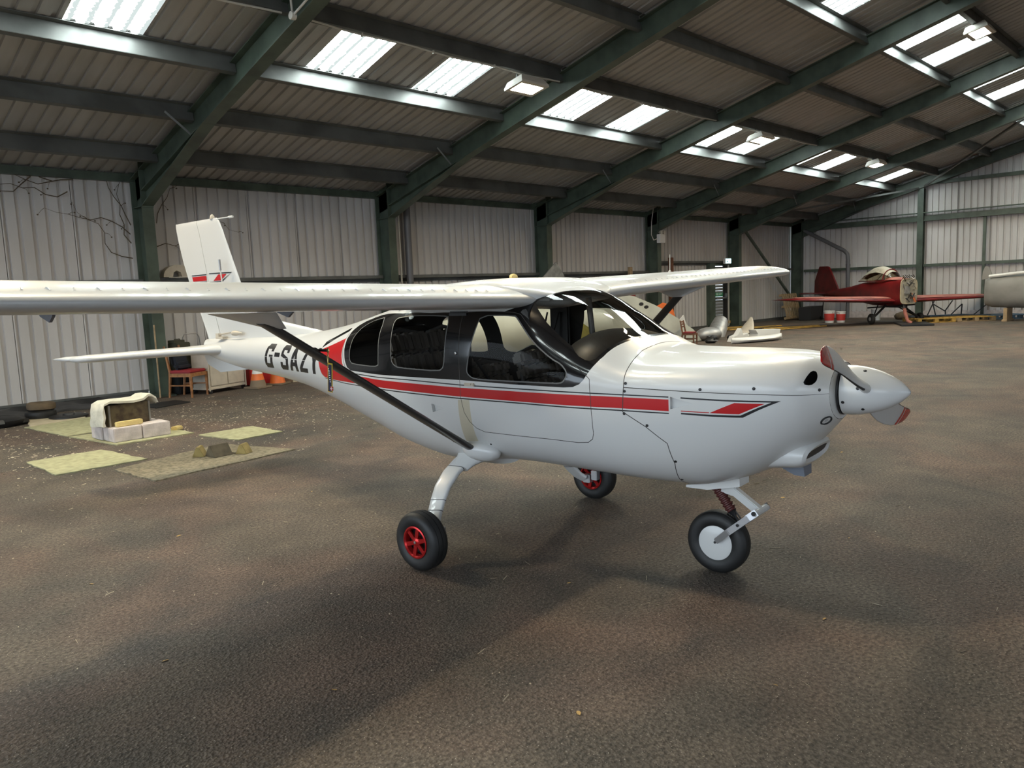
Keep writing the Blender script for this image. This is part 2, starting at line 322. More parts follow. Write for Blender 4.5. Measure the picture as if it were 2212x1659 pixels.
for y, zt, w in ((9.14, zr(9.14) + .0, .20), (0., zr(0), .2), (-9.14, zr(9.14), .2)):
    b = MB(); b.box((GX - .15, y, zt/2), (.014, w, zt)); b.box((GX + .05, y, zt/2), (.014, w, zt)); b.box((GX - .05, y, zt/2), (.2, .012, zt)); b.box((GX-.15, y, .012), (.34, .34, .024))
    b.build('gable_post', M['green'], wall_right, smooth=0)
for y in (7.15, 4.6):
    b = MB(); b.box((GX - .02, y, 1.8), (.08, .085, 3.4)); b.build('sheeting_post', M['rust'] if y < 7 else M['green'], wall_right, smooth=0)

# roof
ceiling = thing('ceiling', 'roof', 'roof'); structure(ceiling)
for k in ('label', 'category'): del ceiling[k]
PY = [12.80, 11.39, 10.0, 8.59, 7.03, 5.56, 4.23, 2.8, 1.4, .12]
def roof_sheet(name, x0, x1, y0, y1, m='roof', lift=0., sgn=1):
    b = MB(); P = rib_pts(x0, x1); n = len(P)
    vs = [(x, sgn*y0, zr(y0, SHEET + .03*d + lift)) for x, d in P] + [(x, sgn*y1, zr(y1, SHEET + .03*d + lift)) for x, d in P]
    b.add(vs, [(i, i+1, n+i+1, n+i) for i in range(n-1)]); return b.build(name, M[m], ceiling, smooth=0)
for i in range(len(FX) - 1):
    x = FX[i]
    for (y0, y1, sky) in ((14.15, 9.97, 0), (9.97, 8.97, 1), (8.97, 5.60, 0), (5.60, 4.40, 1), (4.40, 0, 0)):
        if not sky:
            for j in range(5): roof_sheet('roof_sheet', x + j, x + j + 1, y0, y1)
        else:
            for (a, c) in ((0, 1.02), (1.91, 2.93), (3.81, 5.0)): roof_sheet('roof_sheet', x + a, x + c, y0, y1)
            for (a, c) in ((1.02, 1.91), (2.93, 3.81)):
                roof_sheet('rooflight', x + a, x + c, y0, y1, 'rooflight')
    if i == len(FX) - 2: roof_sheet('roof_sheet', x + BAY, x + BAY + .36, 14.15, 0)
    for k, y in enumerate(PY):
        b = MB(); xa, xb = x + .02, x + BAY - .02; zc = zr(y, .34)
        rot = RX(math.atan(-SLOPE)) ; xm = (xa + xb)/2; L = xb - xa
        b.box((xm, y, zc), (L, .012, .22), rot); off = rot @ Vector((0, .035, -.11)); b.box((xm, y + off.y, zc + off.z), (L, .075, .010), rot)
        off = rot @ Vector((0, -.035, .11)); b.box((xm, y + off.y, zc + off.z), (L, .075, .010), rot); off = rot @ Vector((0, .07, -.10)); b.box((xm, y + off.y, zc + off.z), (L, .008, .025), rot)
        b.build('purlin', M['purlin'], ceiling, smooth=0)
    b = MB(); b.box((x + BAY/2, WALL_Y - .06, 3.68), (BAY - .02, .10, .13))
    b.build('eaves_beam', M['green'], ceiling, smooth=0)
rf = MB()                     # the other slope, behind the camera
for i in range(len(FX) - 1):
    x = FX[i]; rf.add([(x, 0, zr(0, SHEET)), (x+BAY, 0, zr(0, SHEET)), (x+BAY, -14.1, zr(14.1, SHEET)), (x, -14.1, zr(14.1, SHEET))], [(0,1,2,3)])
structure(rf.build('ceiling_rear', M['roof'], smooth=0))
# roof brace rods and knee stays in the end bay
b = MB(); b.bar((END_X - .1, 9.0, zr(9.0, .02)), (25.25, 4.4, zr(4.4, .25)), .06, .06); b.build('roof_brace', M['purlin'], ceiling, smooth=0)
b = MB(); b.bar((END_X - .1, 9.2, zr(9.2, .02)), (25.3, 13.0, zr(13.0, .2)), .06, .06); b.build('roof_brace', M['purlin'], ceiling, smooth=0)
b = MB(); b.bar((25.55, 13.55, 3.45), (29.9, 13.55, .55), .075, .075); b.build('wall_brace', M['green'], wall_back, smooth=0)

ORD = ['out of view behind the camera, third before the ivy', 'second before the ivy, out of view', 'beyond the left edge of the picture', 'nearest, with dead ivy around its column', 'second from the left, beside the grey downpipe', 'third from the left, behind the wing roots', 'fourth from the left, carrying the white emergency lamp', 'fifth from the left, beside the fire door', 'farthest, in the corner at the gable wall']
for i, x in enumerate(FX):
    t = thing('portal_frame', 'green steel portal frame, ' + ORD[i], 'steel frame', (x, 0, 0), 0, 'green portal frames of the hangar')
    for s in (1, -1):
        b = MB()
        b.box((0, s*(COL_Y), 1.59), (.19, .016, 3.18)); b.box((0, s*(COL_Y + .20), 1.95), (.010, .40, 3.9)); b.box((0, s*(COL_Y + .41), 1.95), (.19, .016, 3.9)); b.box((0, s*(COL_Y + .2), .012), (.30, .62, .024)); b.box((0, s*(COL_Y+.2), 3.18), (.19, .40, .014))
        b.build('column', M['green'], t, smooth=0)
        def pl(p, hx): return (hx, s*p[0], p[1])
        b = MB(); b.prism([(COL_Y + .4, zr(COL_Y + .4)), (0, zr(0)), (0, zr(0, .36)), (COL_Y + .4, zr(COL_Y + .4, .36))], -.005, .005, pl)
        b.prism([(COL_Y, zr(COL_Y)), (0, zr(0)), (0, zr(0, .016)), (COL_Y, zr(COL_Y, .016))], -.095, .095, pl)
        b.prism([(COL_Y + .4, zr(COL_Y + .4, .345)), (0, zr(0, .345)), (0, zr(0, .36)), (COL_Y + .4, zr(COL_Y + .4, .36))], -.095, .095, pl)
        b.build('rafter', M['green'], t, smooth=0)
        b = MB(); b.prism([(COL_Y, 3.174), (10.94, zr(10.94)), (COL_Y, zr(COL_Y))], -.005, .005, pl)
        b.prism([(COL_Y, 3.174), (10.94, zr(10.94) - .002), (10.93, zr(10.94) + .016), (COL_Y, 3.192)], -.095, .095, pl)
        b.box((0, s*(COL_Y - .012), 3.62), (.19, .02, .92)); b.build('haunch', M['green'], t, smooth=0)
        if s > 0:
            b = MB(); b.bar((-.46, 11.30, zr(11.30, .27)), (-.07, 11.36, zr(11.36, .01)), .03, .006, (0,1,0)); b.build('fly_brace', M['alu'], t, smooth=0)

# services ------------------------------------------------------------
def floodlight(x, y, z, label):
    t = thing('floodlight', label, 'light', (x, y, z), 0, 'halogen floodlights under the roof')
    b = MB()
    prof = [(-.31, -.20), (-.31, .20), (.31, .20), (.31, -.20)]
    lo = [(-.25, -.13), (-.25, .13), (.25, .13), (.25, -.13)]
    b.loft([[(p[0]*.55, p[1]*.55, .16) for p in prof], [(p[0]*.8, p[1]*.8, .13) for p in prof], [(p[0], p[1], .03) for p in prof], [(p[0], p[1], 0) for p in prof], [(p[0], p[1], 0.001) for p in lo], [(p[0], p[1], .03) for p in lo]], cap=True)
    b.build('housing', M['conduit'], t, smooth=20)
    b = MB(); b.box((0, 0, .012), (.46, .22, .012)); b.build('lamp_glass', M['lamp'], t, smooth=0)
    for sx in (-.2, .2): b = MB(); b.bar((sx, 0, .12), (sx*.8, 0, .24), .03, .01); b.build('bracket', M['purlin'], t, smooth=0)
    t.rotation_euler = (math.radians(-12), 0, 0)
    return t
LL = [((9.27, 8.58), 'floodlight nearest the white wing root, under the lower conduit run'), ((16.94, 8.52), 'floodlight in the middle of the lower row, half over a rooflight'), ((23.88, 8.45), 'farthest floodlight of the lower row, near the gable'), ((16.99, 4.2), 'floodlight high in the upper right corner of the roof'),
      ((1.9, 8.58), 'floodlight out of view on the left'), ((1.9, 4.2), 'floodlight out of view overhead'), ((9.4, 4.2), 'floodlight of the upper row above the frame'), ((24.2, 4.2), 'floodlight of the upper row beyond the right edge')]
for (x, y), lb in LL: floodlight(x, y, zr(y, -.02) if y > 5 else zr(y, .08), lb)
for i in range(2, 8):        # white conduit clipped under the lamp purlin, one run per bay
    x = FX[i]; pts = []
    for k in range(17):
        u = k/16; pts.append((x + .12 + u*(BAY - .24), 8.56, zr(8.56, .205) - .022*math.sin(u*PI*3)**2 - .012*math.sin(u*PI)))
    b = MB(); b.tube(pts, .013, 8)
    o = b.build('conduit', M['conduit']); tag(o, ['white cable conduit off the left edge', 'white cable conduit under the purlin left of the nearest frame', 'white cable conduit running from the nearest frame to the bright floodlight', 'white cable conduit in the bay right of the bright floodlight', 'white cable conduit either side of the middle floodlight', 'white cable conduit up to the farthest floodlight'][i-2], 'conduit', 'white conduit runs under the lamp purlin')
    for u in (.2, .45, .7):
        q = pts[int(u*16)]; b = MB(); b.box((q[0], q[1], q[2]), (.02, .03, .045)); b.build('clip', M['conduit'], o, smooth=0)
t = thing('junction_conduit', 'white conduit with two round junction boxes dropping on to the nearest rafter', 'conduit', (0, 0, 0))
xj = FX[3] - .13
A, Bq, Cq = Vector((xj - .02, 8.30, zr(8.3, .33))), Vector((xj, 8.30, zr(8.3, .03))), Vector((xj, 6.6, zr(6.6, .05)))
b = MB(); b.tube([A, Bq], .014, 8); b.tube([Bq, Cq], .014, 8); b.tube([A, A + Vector((-.6, .02, .0))], .014, 8); b.build('tube', M['conduit'], t)
for p in (A, Bq):
    b = MB(); b.lathe([(.045, -.03), (.048, 0), (.045, .03)], 14, Matrix.Translation(p) @ Matrix.Rotation(PI/2, 4, 'Y')); b.build('junction_box', M['conduit'], t)

t = thing('downpipe', 'grey plastic downpipe beside the second column from the left', 'pipe', (10.75, 13.66, 0))
b = MB(); b.tube([(0,0,0),(0,0,3.75)], .075, 14); b.build('pipe', M['pipe'], t)
b = MB(); b.tube([(-.22,.02,0),(-.22,.02,3.7)], .02, 8); b.build('thin_pipe', M['conduit'], t)
t = thing('rainwater_pipe', 'grey rainwater pipe crossing the corner and dropping behind the red aircraft', 'pipe', (0, 0, 0))
b = MB(); b.tube([(30.04, 13.3, 3.42), (30.04, 11.75, 2.55), (30.04, 11.63, 2.42), (30.04, 11.6, 2.2), (30.04, 11.6, 0)], .07, 14); b.build('pipe', M['pipe'], t)
b = MB(); b.lathe([(.085,-.05),(.085,.05)], 14, Matrix.Translation((30.04,11.6,2.0))); b.build('collar', M['pipe'], t)

t = thing('emergency_lamp', 'small white emergency light box on the fourth column', 'light', (20.12, 13.33, 2.93))
b = MB(); b.box((0,0,0), (.30,.12,.26)); b.build('box', M['wsign'], t, bevel=.01)
for s in (-.07,.09): b = MB(); b.lathe([(.01,-.06),(.055,.0),(.06,.05),(.02,.06)], 12, Matrix.Translation((s,-.02,.18)) @ Matrix.Rotation(PI/2,4,'X')); b.build('spot_head', M['conduit'], t)
b = MB(); b.tube([(-.15,.03,0),(-.32,.05,-.05),(-.42,.06,.1),(-.40,.06,.5),(-.28,.06,.95),(-.05,.06,1.12)], .012, 7); b.build('cable', M['conduit'], t)
t = thing('exit_sign', 'lit pale blue exit sign box above the fire door', 'sign', (24.6, 13.62, 2.27))
b = MB(); b.box((0,0,0), (.42,.09,.20)); b.build('box', M['wsign'], t, bevel=.015)
b = MB(); b.box((0,-.048,0), (.37,.006,.155)); b.build('face', M['exit'], t, smooth=0)
b = MB(); b.add([(-.13,-.053,-.02),(-.07,-.053,-.05),(-.07,-.053,.01)], [(0,1,2)]); b.box((-.055,-.053,-.02),(.05,.003,.015)); b.build('arrow', M['boot'], t, smooth=0, fix=False)

# fire door: a framed opening with grey boarded leaf, push bar and sign
d = thing('door_1', 'x', 'x', (24.2, 13.86, 0)); structure(d)
for k in ('label','category'): del d[k]
b = MB(); b.box((-.30,0,1.12),(.34,.16,2.24)); b.build('green_jamb', M['green'], d, smooth=0)
b = MB(); b.box((.42,.02,2.19),(1.2,.12,.14)); b.build('lintel', M['green'], d, smooth=0)
for k in range(20):
    b = MB(); b.box((.22,.03,.06 + k*.104),(.72,.04,.097)); b.build('board', M['tile'], d, smooth=0)
b = MB(); b.box((.68,.0,1.07),(.26,.06,2.14)); b.build('dark_gap', M['dark'], d, smooth=0)
b = MB(); b.box((.82,-.03,1.07),(.05,.08,2.14)); b.build('pale_jamb', M['conduit'], d, smooth=0)
b = MB(); b.box((.98,.03,1.07),(.28,.06,2.14)); b.build('dark_panel', M['dark'], d, smooth=0)
b = MB(); b.box((.32,-.06,1.0),(.78,.06,.05)); b.box((.66,-.05,1.07),(.06,.08,.17)); b.build('push_bar', M['alu'], d, smooth=0)
b = MB(); b.box((.20,-.02,1.13),(.55,.012,.12)); sg = b.build('door_sign', M['gsign'], d, smooth=0)
def text(s, size, parent, loc, rot, m, name='lettering', ext=.001, sx=1.0):
    cu = bpy.data.curves.new(name, 'FONT'); cu.body = s; cu.size = size; cu.align_x = 'CENTER'; cu.align_y = 'CENTER'; cu.extrude = ext
    o = bpy.data.objects.new(name, cu); C.objects.link(o); dg = bpy.context.evaluated_depsgraph_get(); me = bpy.data.meshes.new_from_object(o.evaluated_get(dg))
    bpy.data.objects.remove(o); me.materials.clear(); me.materials.append(m); o = bpy.data.objects.new(name, me); C.objects.link(o)
    o.parent = parent; o.location = loc; o.rotation_euler = rot; o.scale = (sx, 1, 1); return o
text('FIRE EXIT', .10, sg, (.20,-.029,1.13), (PI/2,0,0), M['wsign'])
b = MB(); b.box((0.85,-.06,.14),(.16,.01,.1)); b.build('kick_plate', M['leaf'], d, smooth=0)

# dead ivy stems that crept in around the nearest column
iv = MB()
def stem(p, d, n, r, wob):
    pts = [Vector(p)]; v = Vector(d)
    for k in range(n):
        v = (v + Vector((rng.uniform(-wob,wob), 0, rng.uniform(-wob,wob)))).normalized()*d_len; pts.append(pts[-1] + v); pts[-1].y = WALL_Y - .04 - .03*rng.random()
    iv.tube(pts, [r*.6*(1-.8*i/n) for i in range(n+1)], 5)
    for q in pts[2::2]:
        if rng.random() < .8:
            e = q + Vector((rng.uniform(-.12,.12), -.01, rng.uniform(-.12,.06))); iv.tube([q, (q+e)/2 + Vector((.01,0,.02)), e], [.004,.003,.002], 4)
            iv.ellipsoid(e, (.014,.008,.012), 6, 4)
d_len = .17
for p, d in (((5.0,13.85,2.75),(-.6,0,.75)), ((5.0,13.85,2.6),(-.5,0,.85)), ((5.02,13.85,2.9),(-.35,0,.9)), ((4.2,13.85,3.6),(-.9,0,.0)), ((5.0,13.85,2.35),(-1,0,.2)), ((4.1,13.85,3.4),(-.7,0,-.4)), ((3.6,13.85,3.6),(-.5,0,-.6)), ((3.9,13.85,3.55),(-.9,0,.3))): stem(p, d, 8, .016, .12)
for p, d in (((5.42,13.85,2.55),(.85,0,.35)), ((6.0,13.85,2.9),(.7,0,.3)), ((5.45,13.85,2.95),(.3,0,.8))): stem(p, d, 6, .013, .1)
tag(iv.build('dead_ivy', M['ivy']), 'bare brown ivy stems creeping over the wall beside the nearest column', 'ivy')

# pale curved casing on the girt right of the nearest column
t = thing('hose_reel', 'cream half round casing sitting on the girt left of the tail fin', 'casing', (5.72, 13.74, 2.02))
b = MB(); n = 14
arc = [(.26*math.cos(PI*k/n), .21*math.sin(PI*k/n)) for k in range(n+1)] + [(-.10, 0), (-.08, .08), (-.03,.11),(.04,.08),(.06,0)]
b.prism(arc, -.08, .08, lambda p, h: (p[0]-.05, h, p[1])); b.build('casing', M['creampaint'], t)
b = MB(); b.box((.26,-.02,.05),(.14,.12,.11)); b.box((.1,-.02,-.005),(.66,.16,.012)); b.build('base_plate', M['conduit'], t, smooth=0)

# ------------------------------------------------------------ white high-wing aircraft
AC = thing('light_aircraft', 'white high-wing light aircraft with red stripe and registration G-SAZY', 'aircraft', (3.528, 3.499, 0), math.radians(-85.2))
def V(xp, yp, z): return (xp, -yp, z)          # x forward, yp to starboard, z up
ST = np.array([
 (-3.72,1.215,1.065,0.055,1.14,2.0,2.0),
 (-3.45,1.225,1.010,0.105,1.12,2.0,2.0),
 (-3.00,1.235,0.950,0.165,1.10,2.1,2.0),
 (-2.50,1.252,0.910,0.235,1.09,2.2,2.0),
 (-2.00,1.288,0.850,0.315,1.08,2.2,2.0),
 (-1.50,1.352,0.745,0.405,1.07,2.2,2.1),
 (-1.00,1.452,0.605,0.495,1.06,2.4,2.2),
 (-0.60,1.535,0.505,0.545,1.05,2.8,2.4),
 (-0.30,1.585,0.460,0.560,1.05,3.2,2.4),
 ( 0.00,1.600,0.475,0.565,1.05,3.4,2.6),
 ( 0.20,1.600,0.518,0.565,1.05,3.4,2.9),
 ( 0.45,1.580,0.528,0.565,1.05,3.2,3.0),
 ( 0.60,1.535,0.526,0.563,1.05,2.9,3.0),
 ( 0.80,1.428,0.521,0.558,1.05,2.5,3.0),
 ( 1.00,1.305,0.515,0.545,1.05,2.35,3.0),
 ( 1.20,1.222,0.510,0.525,1.05,2.3,2.9),
 ( 1.40,1.216,0.510,0.505,1.05,2.4,2.7),
 ( 1.60,1.214,0.558,0.475,1.05,2.5,2.5),
 ( 1.80,1.211,0.655,0.425,1.05,2.5,2.3),
 ( 1.95,1.196,0.765,0.350,1.045,2.4,2.1),
 ( 2.06,1.160,0.890,0.200,1.035,2.1,2.0),
])
def pchip(x, y):
    h = np.diff(x); d = np.diff(y)/h; m = np.zeros_like(y)
    for i in range(1, len(x)-1):
        if d[i-1]*d[i] > 0:
            w1 = 2*h[i]+h[i-1]; w2 = h[i]+2*h[i-1]; m[i] = (w1+w2)/(w1/d[i-1]+w2/d[i])
    m[0] = d[0]; m[-1] = d[-1]; return m
PM = [pchip(ST[:,0], ST[:,k]) for k in range(1, 7)]
def sec(xp):
    xp = np.clip(xp, ST[0,0], ST[-1,0]); i = np.clip(np.searchsorted(ST[:,0], xp)-1, 0, len(ST)-2)
    x0 = ST[i,0]; hh = ST[i+1,0]-x0; t = (xp-x0)/hh; out = []
    for k in range(6):
        out.append((2*t**3-3*t**2+1)*ST[i,k+1]+(t**3-2*t**2+t)*hh*PM[k][i]+(-2*t**3+3*t**2)*ST[i+1,k+1]+(t**3-t**2)*hh*PM[k][i+1])
    return out
def surf(xp, a):
    zt, zb, w, zm, nt, nb = sec(xp); c = np.cos(a); s = np.sin(a); n = np.where(c >= 0, nt, nb); H = np.where(c >= 0, zt-zm, zm-zb)
    r = (np.abs(s/w)**n + np.abs(c/H)**n)**(-1/n); return r*s, zm + r*c
def surf_n(xp, a):
    e = 1e-3; xp = np.asarray(xp, float); a = np.asarray(a, float)
    y1, z1 = surf(xp+e, a); y0, z0 = surf(xp-e, a); ya, za = surf(xp, a+e); yb, zb = surf(xp, a-e)
    xc = np.clip(xp+e, ST[0,0], ST[-1,0]) - np.clip(xp-e, ST[0,0], ST[-1,0])
    tx = np.stack([xc, y1-y0, z1-z0], -1); ta = np.stack([0*xp, ya-yb, za-zb], -1); n = np.cross(ta, tx)
    y, z = surf(xp, a); zm = sec(xp)[3]; flip = np.sign((n[...,1]*y + n[...,2]*(z-zm))); n = n*np.where(flip == 0, 1, flip)[...,None]
    return n/np.linalg.norm(n, axis=-1, keepdims=True)
def a_of_z(xp, z):
    lo, hi = 0., PI
    for _ in range(40):
        mid = (lo+hi)/2
        if surf(np.array(xp), np.array(mid))[1] > z: lo = mid
        else: hi = mid
    return (lo+hi)/2
KA = .55
def dens(poly, step=.03, closed=True):
    out = []; n = len(poly)
    for i in range(n if closed else n-1):
        p = np.array(poly[i]); q = np.array(poly[(i+1) % n]); d = np.hypot(q[0]-p[0], (q[1]-p[1])*KA); k = max(1, int(math.ceil(d/step)))
        out += [tuple(p+(q-p)*j/k) for j in range(k)]
    if not closed: out.append(tuple(poly[-1]))
    return out
def rounded(poly, it=2, f=.25):
    for _ in range(it):
        o = []
        for i in range(len(poly)):
            p = np.array(poly[i]); q = np.array(poly[(i+1) % len(poly)]); o += [tuple(p+(q-p)*f), tuple(p+(q-p)*(1-f))]
        poly = o
    return poly
def offs(poly, d):
    P = np.array(poly)*[1, KA]; n = len(P); area = sum(P[i][0]*P[(i+1)%n][1]-P[(i+1)%n][0]*P[i][1] for i in range(n)); s = 1 if area > 0 else -1; out = []
    for i in range(n):
        a = P[i]-P[i-1]; b = P[(i+1)%n]-P[i]; na = np.array([a[1],-a[0]])/(np.linalg.norm(a)+1e-9); nb = np.array([b[1],-b[0]])/(np.linalg.norm(b)+1e-9)
        m = na+nb; L = np.linalg.norm(m); m = m/max(L, .5)*(2/max(L,1.)) if L > 1e-6 else na
        out.append(tuple((P[i]+s*d*m)/[1, KA]))
    return out
def strip(line, w, closed=False):
    P = [np.array(p)*[1, KA] for p in line]; l = []; r = []
    for i, p in enumerate(P):
        t = P[min(i+1, len(P)-1)]-P[max(i-1, 0)]; t = t/(np.linalg.norm(t)+1e-9); n = np.array([-t[1], t[0]])*w/2
        l.append(tuple((p+n)/[1,KA])); r.append(tuple((p-n)/[1,KA]))
    return l + r[::-1]
def inpoly(P, poly):
    x, y = P[:,0], P[:,1]; c = np.zeros(len(P), bool); n = len(poly)
    for i in range(n):
        x1, y1 = poly[i]; x2, y2 = poly[(i+1)%n]
        if y1 == y2: continue
        k = ((y1 > y) != (y2 > y)) & (x < (x2-x1)*(y-y1)/(y2-y1)+x1); c ^= k
    return c
surround = [(-.999,1.565),(-.58,1.566),(.093,1.566),(.489,1.578),(.823,1.580),(.88,1.572),(.92,1.542),(.944,1.501),(.969,1.428),(.997,1.33),(1.014,1.25),(1.022,1.147),(1.034,.95),(1.042,.75),(1.048,.5),(1.052,.25),(1.053,-.02),
            (.575,-.02),(.57,.25),(.562,.503),(.541,.604),(.519,.70),(.48,.79),(.447,.851),(.383,.901),(.08,.91),(-.196,.90),(-.50,.85),(-.70,.77),(-.83,.72),(-.93,.72),(-1.02,.76),(-1.075,.85),(-1.105,.96),(-1.112,1.115),(-1.100,1.27),(-1.075,1.43),(-1.045,1.525)]
pane_rear = rounded([(-.700,.84),(-.655,1.44),(-.700,1.468),(-.975,1.465),(-1.008,1.416),(-1.020,1.257),(-1.020,1.10),(-.985,.95),(-.93,.87),(-.86,.83)], 1, .2)
pane_mid = rounded([(-.52,.905),(-.08,.945),(-.018,.96),(-.030,1.20),(-.044,1.432),(-.083,1.478),(-.45,1.464),(-.495,1.435),(-.518,1.39),(-.535,1.10),(-.55,.94)], 1, .2)
pane_door = rounded([(.235,.950),(.464,.938),(.491,.967),(.62,1.182),(.74,1.32),(.804,1.368),(.837,1.431),(.838,1.474),(.816,1.528),(.777,1.54),(.259,1.543),(.185,1.532),(.150,1.49),(.148,1.445),(.177,1.242),(.209,1.086)], 1, .2)
windscreen = [(.584,-.02),(.582,.216),(.571,.50),(.557,.61),(.543,.69),(.540,.745),(.566,.803),(.664,.96),(.754,1.073),(.842,1.179),(.870,1.237),(.893,1.273),(.932,1.307),(.959,1.313),(.984,1.284),(.999,1.188),(1.010,1.051),(1.022,.85),(1.031,.6),(1.036,.3),(1.037,-.02)]
line_z = lambda pts: [(u, a_of_z(u, z)) for u, z in pts]
up = dens(line_z([(-1.0,1.046),(-.374,1.034),(.079,1.024),(.525,1.023),(1.05,1.022),(1.406,1.021)]), .05, False)
ru = line_z([(-.919,1.031),(-.377,1.014),(.078,1.008),(.62,1.008),(1.05,1.010),(1.406,1.009)]); rl = line_z([(-.718,.972),(-.383,.963),(.073,.955),(.521,.953),(1.1,.953),(1.406,.952)])
lo = dens(line_z([(-1.40,.987),(-1.1,.968),(-.699,.960),(-.385,.951),(.072,.944),(.52,.944),(1.1,.942),(1.406,.941)]), .05, False)
red_main = dens(ru, .05, False) + dens(rl, .05, False)[::-1]
flare = [(-1.130,1.09),(-1.454,1.271),(-1.471,1.337),(-1.470,1.45),(-1.460,1.559),(-1.452,1.619),(-1.431,1.705),(-1.399,1.742),(-1.341,1.76),(-1.1,1.743),(-.718,1.719),(-.919,1.618),(-.965,1.61),(-1.04,1.593),(-1.087,1.55),(-1.110,1.472),(-1.125,1.358),(-1.130,1.237)]
sidestripe = [(-1.455,1.241),(-1.429,1.106),(-1.347,1.03),(-1.174,.853),(-1.150,.89),(-1.155,.945),(-1.30,1.07)]
arrow_o = line_z([(1.466,1.023),(1.905,1.014),(1.748,.935),(1.466,.940)]); arrow_i = line_z([(1.455,1.016),(1.868,1.008),(1.738,.945),(1.455,.948)])
arrowred = line_z([(1.714,1.004),(1.842,1.002),(1.733,.951),(1.600,.952)]); arrowthin = line_z([(1.466,.958),(1.60,.956),(1.60,.952),(1.466,.9535)])
duct = [(1.414,1.625),(1.526,1.687),(1.414,1.744)]; duct2 = [(-.173,1.84),(-.060,1.874),(-.171,1.936)]
cseam = [(1.118,-.02),(1.119,.25),(1.122,.456),(1.132,1.01),(1.160,1.342),(1.171,1.53),(1.162,1.784),(1.281,1.917),(1.383,2.072),(1.395,2.287),(1.366,2.547),(1.35,PI+.02)]
split = [(1.171,1.554),(1.54,1.571),(1.977,1.588),(2.07,1.575)]
doorp = [(.085,.905),(.45,.90),(.50,.915),(.60,1.06),(.70,1.185),(.80,1.29),(.88,1.36),(.958,1.457),(.979,1.492),(.983,1.664),(.987,1.87),(.986,1.995),(.975,2.05),(.945,2.085),(.883,2.094),(.715,2.085),(.232,2.086),(.174,2.055),(.13,1.99),(.10,1.90),(.085,1.75)]
beige = [(.060,1.773),(.153,1.763),(.144,2.214),(.04,2.235)]
intake = rounded([(1.978,1.43),(1.985,1.31),(1.993,1.17),(2.008,1.15),(2.018,1.25),(2.018,1.36),(2.003,1.44)], 1)
# registration letters: stroke polygons in a unit box, placed by height on the hull side
GL = {'G': [[(0,.12),(.30,.02),(.30,.98),(0,.88)],[(.12,0),(.88,0),(1,.12),(1,.2),(.2,.2),(.1,.1)],[(.12,1),(.88,1),(1,.88),(1,.80),(.2,.80),(.1,.9)],[(.70,.03),(1,.0),(1,.46),(.70,.46)],[(.52,.46),(1,.46),(1,.57),(.52,.57)],[(.70,.70),(1,.70),(1,.88),(.70,.95)]],
      '-': [[(.0,.50),(1,.50),(1,.68),(0,.68)]],
      'S': [[(.12,1),(.88,1),(1,.88),(1,.80),(0,.80),(0,.88)],[(0,.56),(.30,.60),(.30,.9),(0,.88)],[(0,.56),(.72,.42),(1,.46),(1,.50),(.30,.66)],[(.70,.12),(1,.12),(1,.48),(.70,.48)],[(.12,0),(.88,0),(1,.12),(1,.2),(0,.2),(0,.12)],[(0,.12),(.30,.12),(.30,.32),(0,.32)],[(.70,.70),(1,.70),(1,.88),(.70,.9)]],
      'A': [[(0,0),(.30,0),(.62,1),(.36,1)],[(.70,0),(1,0),(.66,1),(.40,1)],[(.2,.20),(.8,.20),(.76,.36),(.24,.36)]],
      'Z': [[(0,1),(1,1),(1,.82),(0,.82)],[(.66,.84),(1,.84),(.36,.16),(.0,.16)],[(0,0),(1,0),(1,.18),(0,.18)]],
      'Y': [[(0,1),(.30,1),(.66,.46),(.36,.46)],[(.70,1),(1,1),(.66,.46),(.36,.46)],[(.35,0),(.66,0),(.66,.5),(.35,.5)]]}
letters = []
x0 = -2.405; lw = {'G': .145, '-': .095, 'S': .135, 'A': .15, 'Z': .135, 'Y': .15}
for chh in 'G-SAZY':
    for pg in GL[chh]:
        pts = []
        for (px, py) in dens([(p[0], p[1]/1) for p in pg], .12):
            u = x0 + px*lw[chh] + .035*(py-.5); z = 1.012 + .193*py - (u+2.4)*.008; pts.append((u, a_of_z(u, z)))
        letters.append(pts)
    x0 += lw[chh] + .026
jointline = dens(line_z([(-3.0,1.1),(-2.4,1.104),(-1.6,1.098)]), .05, False)
CUTS = []     # (polygon, closed) constraint loops
def cut(p): CUTS.append(p); return p
for p in (surround, windscreen, pane_rear, pane_mid, pane_door, red_main, flare, sidestripe, arrow_o, arrow_i, arrowred, arrowthin, duct, duct2, doorp, beige, intake): cut(dens(p))
for p in letters: cut(p)
S_up = cut(strip(up, .0065)); S_lo = cut(strip(lo, .0065)); S_joint = cut(strip(jointline, .005))
S_cow = cut(strip(dens(cseam, .03, False), .0042)); S_split = cut(strip(dens(split, .03, False), .0042)); S_door = cut(strip(dens(doorp + doorp[:1], .03, False), .0036))
ring_o = cut(offs(dens(surround), .0235)); ring_i = cut(offs(dens(surround), .018)); sill = {}
for k, p in (('r', pane_rear), ('m', pane_mid), ('d', pane_door), ('w', windscreen)): sill[k] = cut(offs(dens(p), .007))
